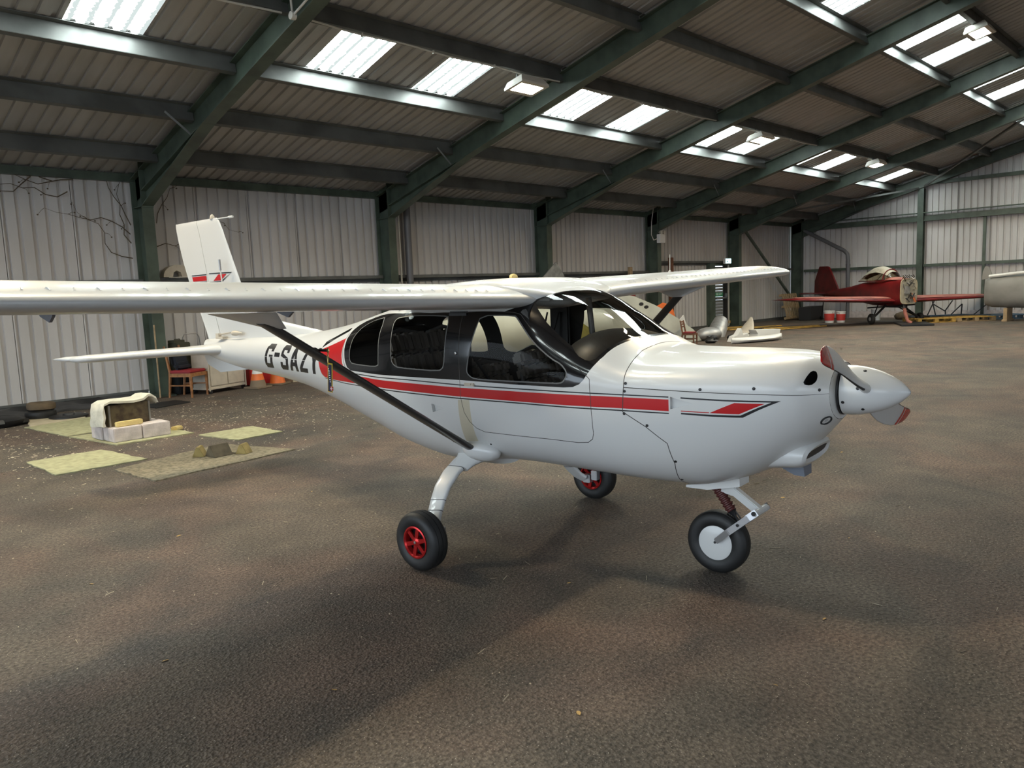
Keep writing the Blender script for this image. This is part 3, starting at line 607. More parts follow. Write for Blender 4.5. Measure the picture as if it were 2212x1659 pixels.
def run_cdt():
    vs = []; ed = []
    for p in CUTS:
        b = len(vs); n = len(p)
        for (u, a) in p: vs.append((min(max(u, ST[0,0]), ST[-1,0]), min(max(a, 0.), PI)*KA))
        ed += [(b+i, b+(i+1) % n) for i in range(n)]
    us = np.concatenate([np.linspace(-3.72, -1.2, 46), np.linspace(-1.16, 1.9, 82), np.linspace(1.92, 2.06, 12)]); an = np.linspace(0, PI, 52)
    b = len(vs); nu, na = len(us), len(an)
    for u in us:
        for a in an: vs.append((u, a*KA))
    for i in range(nu-1): ed += [(b+i*na, b+(i+1)*na), (b+i*na+na-1, b+(i+1)*na+na-1)]
    for j in range(na-1): ed += [(b+j, b+j+1), (b+(nu-1)*na+j, b+(nu-1)*na+j+1)]
    r = delaunay_2d_cdt([Vector(v) for v in vs], ed, [], 0, 1e-5, False)
    return np.array([tuple(v) for v in r[0]]), np.array([f[:3] for f in r[2] if len(f) == 3])
DV, DF = run_cdt()
cen = DV[DF].mean(1)/[1, KA]; IN = lambda p: inpoly(cen, p)
mat_i = np.zeros(len(DF), int); obj_i = np.zeros(len(DF), int)       # objects: 0 hull 1 upper cowling 2 lower cowling 3 door 4 windscreen 5.. panes, -1 hole
MATS = [M['hull_'+k] for k in ('white','black','red','line','seam','beige','seal')]
xs_c = np.interp(cen[:,1], [p[1] for p in cseam], [p[0] for p in cseam]); fwd = cen[:,0] > xs_c
sp = np.interp(cen[:,0], [p[0] for p in split], [p[1] for p in split])
obj_i[fwd & (cen[:,1] < sp)] = 1; obj_i[fwd & (cen[:,1] >= sp)] = 2; obj_i[IN(doorp)] = 3
mat_i[IN(beige)] = 5
ringm = IN(ring_o) & ~IN(ring_i) & (cen[:,0] < -.985) & (cen[:,1] > .98); mat_i[ringm] = 3
mat_i[IN(flare)] = 2; mat_i[IN(red_main)] = 2; mat_i[IN(S_up)] = 3; mat_i[IN(S_lo)] = 3; mat_i[IN(sidestripe)] = 1
mat_i[IN(arrow_o) & ~IN(arrow_i) & (cen[:,0] > 1.465)] = 3; mat_i[IN(arrowred)] = 2; mat_i[IN(arrowthin)] = 2
letter_mask = np.zeros(len(DF), bool)
for p in letters: mat_i[IN(p)] = 3; letter_mask |= IN(p)
mat_i[IN(S_joint) & (cen[:,0] < -1.58)] = 0
mat_i[IN(surround)] = 1
for k in 'rmd': mat_i[IN(sill[k]) & IN(surround)] = 6
mat_i[IN(sill['w']) & (cen[:,1] > .6) & (cen[:,0] < .9)] = 1
mat_i[IN(S_cow)] = 4; mat_i[IN(S_split) & fwd] = 4; mat_i[IN(S_door)] = 4
obj_i[IN(pane_rear)] = 5; obj_i[IN(pane_mid)] = 6; obj_i[IN(pane_door)] = 7; obj_i[IN(windscreen)] = 4
for p in (duct, duct2, intake): obj_i[IN(p)] = -1
DY, DZ = surf(DV[:,0], DV[:,1]/KA); DN = surf_n(DV[:,0], DV[:,1]/KA)
def skin(name, which, side, mats, parent, both=False):
    P = []; Nn = []; Fc = []; Mi = []
    for s in ([1,-1] if both else [side]):
        sel = np.where(obj_i == which)[0]
        tri = DF[sel]; used = np.unique(tri); remap = -np.ones(len(DV), int); remap[used] = np.arange(len(used)) + len(P)
        for i in used: P.append((DV[i,0], -s*DY[i], DZ[i])); Nn.append((DN[i,0], -s*DN[i,1], DN[i,2]))
        for t, k in zip(tri, np.where(letter_mask[sel] & (s < 0), 0, mat_i[sel])):
            f = [remap[t[0]], remap[t[1]], remap[t[2]]]; a, b, c = (np.array(P[j]) for j in f)
            n = np.cross(b-a, c-a)
            if np.dot(n, np.array(Nn[f[0]])+np.array(Nn[f[1]])+np.array(Nn[f[2]])) < 0: f = f[::-1]
            Fc.append(tuple(int(j) for j in f)); Mi.append(int(k))
    me = bpy.data.meshes.new(name); me.from_pydata(P, [], Fc)
    for x in mats: me.materials.append(x)
    if len(mats) > 1: me.polygons.foreach_set('material_index', Mi)
    me.polygons.foreach_set('use_smooth', [True]*len(Fc)); me.normals_split_custom_set_from_vertices(Nn)
    o = bpy.data.objects.new(name, me); C.objects.link(o); o.parent = parent; return o
hull = skin('fuselage', 0, 1, MATS, AC, True)
cowu = skin('upper_cowling', 1, 1, MATS, AC, True); cowl = skin('lower_cowling', 2, 1, MATS, AC, True)
for s in (1, -1):
    dr = skin('cabin_door', 3, s, MATS, AC); skin('door_window', 7, s, [M['pane']], dr)
    skin('side_window', 5, s, [M['pane']], AC); skin('side_window', 6, s, [M['pane']], AC)
    b = MB(); y, z = surf(np.array(.165), np.array(1.605)); b.box((.165, -s*(float(y)+.006), float(z)), (.075,.014,.018)); b.box((.165,-s*(float(y)+.014),float(z)+.003),(.045,.01,.008)); b.build('door_handle', M['creampaint'], dr, bevel=.003)
    b = MB(); y, z = surf(np.array(.063), np.array(1.295)); b.lathe([(.009,0),(.009,.006),(.004,.009)], 12, Matrix.Translation((.063,-s*float(y),float(z))) @ Matrix.Rotation(s*PI/2,4,'X')); b.build('door_lock', M['alu'], AC)
skin('windscreen', 4, 1, [M['windscreen']], AC, True)
for s in (1, -1):                                   # sunk triangular air ducts, floor sloping in from the point
    for dp in (duct, duct2):
        q = []
        for i, (u, a) in enumerate(dp):
            y, z = surf(np.array(u), np.array(a)); q.append((np.array([u, -s*float(y), float(z)]), np.array([1,-s,1])*surf_n(np.array(u), np.array(a))))
        tip = q[1][0]; A0, B0 = q[0][0], q[2][0]; A1, B1 = A0-q[0][1]*.022, B0-q[2][1]*.022
        b = MB(); b.add([tip, A0, B0, A1, B1], [(0,3,4),(0,1,3),(0,4,2),(1,2,4,3)]); b.build('air_duct', M['white'], AC, smooth=0, fix=False)
def decal_pt(u, a, s, lift=.0): 
    y, z = surf(np.array(float(u)), np.array(float(a))); n = surf_n(np.array(float(u)), np.array(float(a))); return Vector((u + n[0]*lift, -s*(float(y)+n[1]*lift), float(z)+n[2]*lift)), Vector((n[0], -s*n[1], n[2]))
scr0 = None
for s in (1, -1):
    for (u, a) in ((1.180,1.515),(1.176,1.589),(1.170,1.80),(1.289,1.905),(1.402,2.262),(1.377,2.55),(1.797,1.52),(2.03,1.50),(1.56,1.545)):
        p, n = decal_pt(u, a, s)
        if scr0 is None:
            b = MB(); b.lathe([(.0075,-.002),(.0075,.0015),(.004,.003),(.0,.0025)], 12); scr0 = b.build('screw', M['dark'], AC); o = scr0
        else: o = inst('screw', scr0, AC)
        o.location = p; o.rotation_mode = 'QUATERNION'; o.rotation_quaternion = n.to_track_quat('Z', 'Y')
b = MB(); y = .9
ring = [(2.06, 0.199*math.sin(t), (1.035 + (.124 if math.cos(t) > 0 else .144)*math.cos(t))) for t in [2*PI*k/24 for k in range(24)]]
b.add(ring, [tuple(range(24))]); b.build('nose_bulkhead', M['white'], AC, smooth=0, fix=False)
b = MB(); b.prism([(.40*math.sin(t), .98 + (.2 if math.cos(t) > 0 else .36)*math.cos(t)) for t in [2*PI*k/20 for k in range(20)]], 1.20, 1.22, lambda p, h: (h, p[0], p[1])); b.build('firewall', M['dark'], AC, smooth=0)
b = MB(); b.box((1.82, 0, 1.06), (.30, .50, .16)); b.build('engine_block', M['dark'], AC, smooth=0)

# chin scoop with an open mouth, outlet lip, landing light
b = MB(); rings = []
for (x, w, zb_, zt_) in ((1.58,.15,.570,.72),(1.73,.19,.624,.76),(1.84,.203,.640,.79),(1.90,.20,.646,.79),(1.935,.188,.655,.778),(1.948,.165,.670,.762),(1.940,.135,.690,.748),(1.91,.125,.692,.748),(1.86,.12,.70,.75)):
    ring = []
    for k in range(28):
        t = 2*PI*k/28; c, s_ = math.cos(t), math.sin(t); zc = (zb_+zt_)/2; e = .75
        tilt = .02*(c)                                     # mouth raked back at the bottom
        ring.append((x + (tilt if x > 1.9 else 0), w*math.copysign(abs(s_)**e, s_), zc + (zt_-zb_)/2*math.copysign(abs(c)**e, c)))
    rings.append(ring)
b.loft(rings[:7], cap=False); b2 = MB(); b2.loft(rings[6:], cap=True)
b.build('air_scoop', M['white'], AC); b2.build('scoop_duct', M['dark'], AC, fix=False)
b = MB(); b.loft([[(1.76,-.05,.648),(1.76,.05,.648),(1.76,.05,.638),(1.76,-.05,.638)],[(1.85,-.06,.655),(1.85,.06,.655),(1.85,.05,.596),(1.85,-.05,.596)],[(1.895,-.06,.66),(1.895,.06,.66),(1.90,.05,.594),(1.90,-.05,.594)]]); b.build('breather_boot', M['boot'], AC, smooth=50)
for s in (1,):
    p, n = decal_pt(2.034, 2.287, s)
    t4 = Matrix.Translation(p) @ n.to_track_quat('Z','Y').to_matrix().to_4x4()
    b = MB(); b.lathe([(.022,-.02),(.028,.0),(.024,.006),(.020,.0),(.018,-.012)], 18, t4 @ Matrix.Diagonal((1.35,.9,1,1))); b.build('light_bezel', M['dark'], AC)
    b = MB(); b.lathe([(.018,-.012),(.014,-.002),(.0,.003)], 16, t4 @ Matrix.Diagonal((1.35,.9,1,1))); b.build('landing_light', M['lens'], AC)

# spinner and two-blade propeller
sx0, sz = 2.066, 1.030
b = MB(); b.lathe([(.100,0),(.117,.004),(.1175,.03),(.1145,.07),(.106,.115),(.092,.16),(.072,.205),(.046,.245),(.024,.268),(.008,.282),(.0,.284)], 40, Matrix.Translation((sx0+.006, 0, sz)) @ Matrix.Rotation(PI/2, 4, 'Y'))
spn = b.build('spinner', M['white'], AC, smooth=60)
b = MB(); b.lathe([(.112,0),(.1192,.001),(.1192,.007),(.112,.008)], 40, Matrix.Translation((sx0-.002, 0, sz)) @ Matrix.Rotation(PI/2, 4, 'Y')); b.build('backplate', M['dark'], AC)
for (x, ang) in ((.02,.9),(.02,2.4),(.10,1.1),(.10,2.2),(.085,.2),(.02,3.4),(.10,-.8),(.02,-.4)):
    r = float(np.interp(x, [.004,.03,.07,.115], [.117,.1175,.1145,.106])); o = inst('screw', scr0, spn, (sx0+.006+x, -r*math.cos(ang), sz + r*math.sin(ang))); o.rotation_mode = 'QUATERNION'; o.rotation_quaternion = Vector((.15, -math.cos(ang), math.sin(ang))).to_track_quat('Z','Y')
PA = math.radians(21.0)
def blade(sgn):
    # span axis starboard-up (sgn 1) or port-down (-1)
    er = Vector((0, -sgn*math.cos(PA), sgn*math.sin(PA))); ex = Vector((1,0,0)); et = er.cross(ex)
    R_ = [.075,.12,.18,.26,.36,.46,.56,.64,.70,.735,.755]; CH = [.085,.098,.118,.132,.136,.130,.118,.102,.082,.056,.014]; PT = [50,46,40,33,28,25,22,20,19,18,18]; TH = [.05,.038,.028,.022,.017,.014,.012,.010,.008,.006,.003]
    SW = [0,0,.004,.010,.012,.008,-.004,-.020,-.038,-.052,-.068]
    rings = []; n = 18
    for r, c, p, th, sw in zip(R_, CH, PT, TH, SW):
        p = math.radians(p); dc = (et*math.cos(p) - ex*math.sin(p)); dn = dc.cross(er); ring = []
        for k in range(n):
            t = 2*PI*k/n; u = math.cos(t); w = math.sin(t); tt = th*(1 - .45*u)
            ring.append(Vector((2.172, 0, sz)) + er*r + dc*(c/2*u + sw) + dn*(tt/2*w))
        rings.append(ring)
    bw = MB(); nr = len(rings)
    for i in range(nr-1):
        for j in range(n):
            k = (j+1) % n; rm = (R_[i]+R_[i+1])/2; m = 0
            if .665 < rm: m = 1
            if rm > .74: m = 1
            u = math.cos(2*PI*(j+.5)/n)
            if (u > .93 if False else u < -.93) and rm > .15: m = 2
            bw.add([rings[i][j], rings[i][k], rings[i+1][k], rings[i+1][j]], [(0,1,2,3)], m)
    bw.add(rings[-1], [tuple(range(n))], 1)
    me_ = bw.build('propeller_blade', [M['white'], M['red'], M['dark']], AC, smooth=60)
    bm = bmesh.new(); bm.from_mesh(me_.data); bmesh.ops.remove_doubles(bm, verts=bm.verts, dist=1e-5); bmesh.ops.recalc_face_normals(bm, faces=bm.faces); bm.to_mesh(me_.data); bm.free()
    # white band between two red bands near the tip
    st_ = MB()
    for r0, r1, mm in ((.60,.63,0),):
        def lerp(r, A): return float(np.interp(r, R_, A))
        rg = []
        for r in (r0, (r0+r1)/2, r1):
            p = math.radians(lerp(r, PT)); dc = (et*math.cos(p) - ex*math.sin(p)); dn = dc.cross(er); c = lerp(r, CH); th = lerp(r, TH); sw = lerp(r, SW)
            rg.append([Vector((2.172,0,sz)) + er*r + dc*((c/2+.0006)*math.cos(2*PI*k/24)+sw) + dn*((th*(1-.45*math.cos(2*PI*k/24))/2+.0006)*math.sin(2*PI*k/24)) for k in range(24)])
        st_.loft(rg, cap=False)
    st_.build('tip_band', M['red'], me_, smooth=60)
    return me_
blade(1); blade(-1)

# wings ------------------------------------------------------------
def foil(n=26):
    u = .5*(1-np.cos(np.linspace(0, PI, n))); m, p, t = .03, .4, 1.
    yt = 5*t*(.2969*np.sqrt(u)-.126*u-.3516*u**2+.2843*u**3-.1036*u**4); yc = np.where(u < p, m/p**2*(2*p*u-u*u), m/(1-p)**2*((1-2*p)+2*p*u-u*u)); return u, yc, yt
FU, FC, FT = foil()
def wing_sec(y, side):
    c = 1.02; le = .535 - .010*y; t = .142 - .0092*y; zl = 1.428 + .0362*y + (.022 if side < 0 else 0.)*min(1, y/.6)
    tipk = 1.
    if y > 3.5:
        q = min(1., (y-3.5)/.36); tipk = math.sqrt(max(0., 1-q**2.4)); le -= (1-tipk)*.30; c = 1.02*(.52+.48*tipk) if q < 1 else .4; t *= max(.03, tipk**.8); 
    return le, c, t, zl + (.142-.0092*y - t)*.5
def wing_pt(y, side, i, upper):
    le, c, t, zl = wing_sec(y, side); tt = t/ .120   # section is 12% thick at c = 1
    z = zl + t*.40 + (FC[i]*.9 + (FT[i] if upper else -FT[i])*.120)*tt
    return V(le - FU[i]*c, side*y, z)
for side in (1, -1):
    b = MB(); rings = []
    ys = [0.,.3,.5,.7,1.,1.5,2.,2.5,3.,3.4,3.5,3.56,3.62,3.68,3.73,3.78,3.815,3.84,3.855,3.86]
    for y in ys:
        rings.append([wing_pt(y, side, i, True) for i in range(len(FU)-1, -1, -1)] + [wing_pt(y, side, i, False) for i in range(1, len(FU)-1)])
    b.loft(rings, True, True); wg = b.build('wing', M['white'], AC, smooth=50)
    # hinge gap of flap and aileron along the underside and upper side
    for (y0, y1, nm) in ((.7, 2.1, 'flap_gap'), (2.16, 3.45, 'aileron_gap')):
        b = MB()
        for upper in (True, False):
            q = [Vector(wing_pt(y, side, 19, upper)) for y in (y0, (y0+y1)/2, y1)]; off = Vector((0,0,.0008 if upper else -.0008))
            for p0, p1 in zip(q[:-1], q[1:]): b.add([p0+off+Vector((.003,0,0)), p0+off-Vector((.003,0,0)), p1+off-Vector((.003,0,0)), p1+off+Vector((.003,0,0))], [(0,1,2,3)])
        b.build(nm, M['seam'], wg, smooth=0, fix=False)
    for y in (2.6, 1.5, 3.35):
        le, c, t, zl = wing_sec(y, side); z = wing_pt(y, side, 18, False)[2]
        b = MB(); b.prism([(.02,.01),(-.16,.012),(-.13,-.03),(-.04,-.055),(.0,-.03)], -.006, .006, lambda p, h: V(le-.66*c+p[0], side*(y+h), z+p[1])); b.build('hinge_bracket', M['boot'], wg, smooth=0)
    # row of little vortex generators behind the leading edge
    vg0 = None
    for k in range(36):
        y = .72 + k*.078; i = 4; p = Vector(wing_pt(y, side, i, True)); p2 = Vector(wing_pt(y, side, i+1, True)); sl = math.atan2(p.z-p2.z, p.x-p2.x)
        if vg0 is None:
            b = MB(); b.prism([(.010,0),(-.016,0),(-.013,.006),(-.004,.006)], -.0012, .0012, lambda q, h: (q[0], h, q[1]-.001)); b.box((-.004,0,.0004),(.024,.008,.001)); vg0 = b.build('vortex_generator', M['white'], wg, smooth=0); o = vg0
        else: o = inst('vortex_generator', vg0, wg)
        o.location = p; o.rotation_euler = (0, -sl, math.radians(14 if k % 2 else -14))
    # strut, its fairing below the wing and the blister on the hull
    A = Vector(V(.085, side*.50, .637)); B = Vector(V(.225, side*1.93, 1.470 + (.022 if side < 0 else 0))); d = (B-A).normalized(); cx = Vector((1,0,0)); cx = (cx - d*cx.dot(d)).normalized(); cn = d.cross(cx)
    b = MB(); rings = []
    for k in range(9):
        p = A + (B-A)*k/8; sc_ = 1.0
        rings.append([p + cx*(.041*math.cos(t) + .004*math.cos(2*t)) + cn*(.0175*math.sin(t)*(1+.25*math.cos(t))) for t in [2*PI*j/20 for j in range(20)]])
    b.loft(rings); stt = b.build('wing_strut', M['strut'], AC, smooth=60)
    b = MB(); zw = 1.496 + (.022 if side < 0 else 0); rings = []
    for k in range(8):
        q = k/7; e = q**1.0; cxp = .225*(1-e) + .165*e; L = .052*(1-e) + .245*e; wd = .026*(1-e) + .075*e; yy = 1.845 + .10*q + .04*e; z = 1.432*(1-q) + (zw+.012)*q + (.022 if side < 0 else 0)*(1-q)
        rings.append([V(cxp + L*math.cos(t), side*(yy + wd*math.sin(t)), z) for t in [2*PI*j/24 for j in range(24)]])
    b.loft(rings); fr_ = b.build('strut_fairing', M['white'], AC, smooth=60)
    b = MB(); rot = Matrix((cx, cn, d)).transposed(); b.ellipsoid(A + d*(-.01) + Vector((.05, side*.035, -.015)), (.135,.060,.075), 22, 12, rot); b.build('strut_root_fairing', M['white'], AC, smooth=80)
    for (u, a) in ((.235,2.235),(.228,2.42),(.16,2.50),(.08,2.50),(.00,2.44),(-.08,2.27)):
        p, n = decal_pt(u, a, side, .002); o = inst('screw', scr0, AC); o.location = p; o.rotation_mode = 'QUATERNION'; o.rotation_quaternion = n.to_track_quat('Z','Y'); o.scale = (.7,.7,1)

# roof bulge joining the wing roots, aerials on the wing
b = MB(); rings = []
for xx, hh, ww in ((-.42,.004,.30),(-.30,.040,.48),(-.10,.062,.56),(.10,.070,.60),(.28,.066,.60),(.40,.045,.56),(.50,.016,.46),(.56,.002,.30)):
    base = 1.565 if xx > -.3 else 1.55
    if xx > .45: base = 1.555 if xx < .53 else 1.541
    rings.append([(xx, ww*math.sin(t), base - .05 + (hh+.05)*max(0, math.cos(t))**.30) for t in np.linspace(-PI/2, PI/2, 27)])
b.loft(rings, cap=False, closed=False); b.build('roof_fairing', M['white'], AC, smooth=80)
b = MB(); b.tube([V(.10,-1.97,1.63), V(.10,-1.975,1.80)], [.004,.0025], 8); b.lathe([(.014,0),(.010,.012),(.004,.016)], 12, Matrix.Translation(V(.10,-1.97,1.655))); b.build('whip_aerial', M['conduit'], AC)

# tail ------------------------------------------------------------
fz = np.array([1.12,1.24,1.30,1.36,1.41,1.47,1.56,1.716,1.95,2.15,2.285,2.318]); fle = np.array([-1.95,-1.90,-1.95,-2.38,-2.72,-2.90,-3.00,-3.078,-3.19,-3.285,-3.352,-3.40]); fte = np.array([-3.66,-3.71,-3.735,-3.765,-3.79,-3.82,-3.87,-3.957,-4.055,-4.115,-4.143,-4.138])
fth = np.array([.13,.12,.115,.11,.106,.102,.098,.088,.074,.062,.054,.030])
def fin_xyz(q, z, s):                     # q 0 leading edge .. 1 trailing edge
    le = np.interp(z, fz, fle); te = np.interp(z, fz, fte); t = np.interp(z, fz, fth); sh = 1.9*math.sqrt(max(q,0))*(1-q)**.9*.78 if q < .97 else .06
    return (le + (te-le)*q, s*t/2*min(1, sh + .04), z)
def fin_hinge(z): le = np.interp(z, fz, fle); te = np.interp(z, fz, fte); xh = np.interp(z, [1.2,2.18,2.19,2.32], [-3.46,-3.685,-3.69,-3.735]); return (xh-le)/(te-le)
for nm, lo_, hi_ in (('tail_fin', lambda z: 0., lambda z: fin_hinge(z)-.004), ('rudder', lambda z: fin_hinge(z)+.004, lambda z: 1.)):
    b = MB(); rings = []
    for z in np.concatenate([np.linspace(1.13,1.5,12), np.linspace(1.55,2.27,16), [2.29,2.305,2.316]]):
        qs = lo_(z) + (hi_(z)-lo_(z))*(.5*(1-np.cos(np.linspace(0, PI, 13))))
        rings.append([fin_xyz(q, z, 1) for q in qs] + [fin_xyz(q, z, -1) for q in qs[::-1]])
    b.loft(rings); ob = b.build(nm, M['white'], AC, smooth=50)
    if nm == 'tail_fin': finob = ob
    else: rudob = ob
for s in (1, -1):
    for poly, m, pr in (([(-3.905,1.819),(-3.612,1.820),(-3.612,1.812),(-3.90,1.811)],'line',0),([(-3.90,1.803),(-3.615,1.804),(-3.612,1.760),(-3.885,1.760)],'red',0),([(-3.882,1.752),(-3.612,1.752),(-3.612,1.745),(-3.878,1.745)],'line',0),
                    ([(-3.56,1.826),(-3.18,1.822),(-3.20,1.813),(-3.56,1.818)],'line',1),([(-3.20,1.813),(-3.18,1.822),(-3.345,1.738),(-3.355,1.746)],'line',1),([(-3.56,1.746),(-3.345,1.746),(-3.345,1.738),(-3.56,1.738)],'line',1),([(-3.40,1.808),(-3.265,1.808),(-3.358,1.753),(-3.49,1.753)],'red',1)):
        b = MB(); n = 9
        if len(poly) == 4:
            g = []
            for i in range(n):
                for j in range(3):
                    f, k = i/(n-1), j/2; A_ = np.array(poly[0])*(1-f)+np.array(poly[1])*f; B_ = np.array(poly[3])*(1-f)+np.array(poly[2])*f; p = A_*(1-k)+B_*k
                    z = p[1]; le = np.interp(z, fz, fle); te = np.interp(z, fz, fte); x_, y_, _ = fin_xyz((p[0]-le)/(te-le), z, s); g.append((x_, y_ + s*.0025, z))
            b.add(g, [(i*3+j, (i+1)*3+j, (i+1)*3+j+1, i*3+j+1) for i in range(n-1) for j in range(2)])
        b.build('stripe', M[m], rudob if pr == 0 else finob, smooth=0, fix=False)
b = MB(); b.lathe([(.022,0),(.022,.012),(.016,.03),(.006,.042)], 14, Matrix.Translation((-3.47,0,2.312))); b.build('beacon', M['creampaint'], finob)
b = MB(); b.tube([(-3.40,0,2.305),(-3.14,0,2.303)], .006, 8); b.tube([(-3.19,0,2.303),(-3.13,0,2.303)], .011, 10); b.build('pitot_boom', M['white'], finob)
b = MB(); b.tube([V(-3.25,.075,1.60),V(-3.27,.078,1.84)], .006, 8); b.tube([V(-3.27,.078,1.84),V(-3.275,.078,1.935)], .011, 8, m=1); b.build('rod_aerial', [M['conduit'], M['steel']], finob)
for side in (1, -1):
    b = MB(); rings = []
    for y, le, te, t in ((.0,-3.22,-3.90,.10),(.10,-3.26,-3.90,.10),(.20,-3.34,-3.90,.088),(.30,-3.42,-3.91,.078),(.70,-3.56,-3.96,.072),(1.07,-3.655,-3.995,.066),(1.13,-3.685,-3.99,.060),(1.17,-3.73,-3.97,.046),(1.19,-3.79,-3.93,.02)):
        ring = []
        for i in list(range(len(FU)-1, -1, -2)) : ring.append(V(le+(te-le)*FU[i], side*y, 1.128 - .004*y + FT[i]*t))
        for i in list(range(1, len(FU)-1, 2)): ring.append(V(le+(te-le)*FU[i], side*y, 1.128 - .004*y - FT[i]*t))
        rings.append(ring)
    b.loft(rings); b.build('tailplane', M['white'], AC, smooth=60)
    b = MB(); rings = []
    for y, le, te, t in ((.16,-3.895,-4.02,.022),(.70,-3.95,-4.07,.024),(1.08,-3.99,-4.10,.024),(1.11,-3.80,-4.11,.046),(1.18,-3.82,-4.115,.044),(1.21,-3.88,-4.12,.030),(1.225,-4.0,-4.12,.01)):
        rings.append([V(le+(te-le)*FU[i], side*y, 1.124+FT[i]*t) for i in range(len(FU)-1, -1, -2)] + [V(le+(te-le)*FU[i], side*y, 1.124-FT[i]*t) for i in range(1, len(FU)-1, 2)])
    b.loft(rings); b.build('elevator', M['white'], AC, smooth=60)
b = MB(); b.prism([(-3.80,1.12),(-3.735,.975),(-3.52,.905),(-3.44,.915),(-3.32,.925),(-2.90,.965),(-3.0,1.04),(-3.5,1.12)], -.022, .022, lambda p, h: (p[0], h*(1.6 if p[1] > 1 else .7), p[1])); b.build('ventral_fin', M['grey_white'], AC, smooth=30)
b = MB(); b.tube([V(-3.40,.075,1.262),V(-3.16,.085,1.285)], .006, 8); b.lathe([(.005,0),(.022,.03),(.024,.07),(.012,.14),(.003,.17)], 12, Matrix.Translation(V(-3.17,.08,1.278)) @ Matrix.Rotation(PI/2,4,'Y')); b.box(V(-3.40,.075,1.25),(.05,.03,.05)); b.box(V(-3.36,.07,1.235),(.12,.05,.02)); b.build('elevator_pushrod', M['creampaint'], AC)

# undercarriage ------------------------------------------------------------
def wheel(name, x, yp, R_, w, hubmat, disc=False, s=1):
    m4 = Matrix.Translation(V(x, yp, R_)) @ Matrix.Rotation(PI/2, 4, 'X')
    b = MB(); prof = [(.52,-.36),(.60,-.46),(.78,-.50),(.90,-.44),(.965,-.34),(.985,-.26),(.962,-.25),(.962,-.235),(.99,-.225),(1.0,-.12),(1.0,-.02),(.975,-.012),(.975,.012),(1.0,.02),(1.0,.12),(.99,.225),(.962,.235),(.962,.25),(.985,.26),(.965,.34),(.90,.44),(.78,.50),(.60,.46),(.52,.36)]
    b.lathe([(p[0]*R_, p[1]*w) for p in prof], 48, m4, cap=False); t = b.build(name, M['rubber'], AC, smooth=40)
    b = MB()
    if disc:
        b.lathe([(.55*R_,.30*w),(.56*R_,.40*w),(.53*R_,.425*w),(.0,.43*w)], 36, m4); b.lathe([(.55*R_,-.30*w),(.56*R_,-.40*w),(.53*R_,-.425*w),(.0,-.43*w)], 36, m4); b.build('wheel_disc', M['white'], t)
        b = MB(); b.lathe([(.007,.43*w),(.007,.45*w),(0,.452*w)], 12, m4 @ Matrix.Translation((.0,.004,-.0))); b.lathe([(.007,-.43*w),(.007,-.45*w),(0,-.452*w)], 12, m4); b.build('bolt', M['dark'], t)
    else:
        for q in (1, -1):
            b.lathe([(.535*R_,.34*w*q),(.55*R_,.44*w*q),(.50*R_,.46*w*q),(.46*R_,.40*w*q),(.43*R_,.20*w*q)], 36, m4, cap=False); b.lathe([(.17*R_,.15*w*q),(.17*R_,.36*w*q),(.10*R_,.42*w*q),(.0,.43*w*q)], 24, m4)
            for k in range(6):
                a = 2*PI*k/6 + .3; p0 = Vector((.13*R_*math.cos(a), .13*R_*math.sin(a), .34*w*q)); p1 = Vector((.46*R_*math.cos(a), .46*R_*math.sin(a), .34*w*q)); b.bar(m4 @ p0, m4 @ p1, .024, .010, tuple(m4.to_3x3() @ Vector((0,0,1))))
        b.build('rim', hubmat, t, smooth=30)
        b = MB()
        for q in (1, -1): b.lathe([(.50*R_,.12*w*q),(.0,.13*w*q)], 30, m4, cap=False)
        b.build('rim_recess', M['dark'], t)
        b = MB()
        for q in (1,-1): b.lathe([(.045*R_,.40*w*q),(.05*R_,.46*w*q),(.0,.47*w*q)], 12, m4)
        b.build('axle_cap', M['steel'], t)
    return t
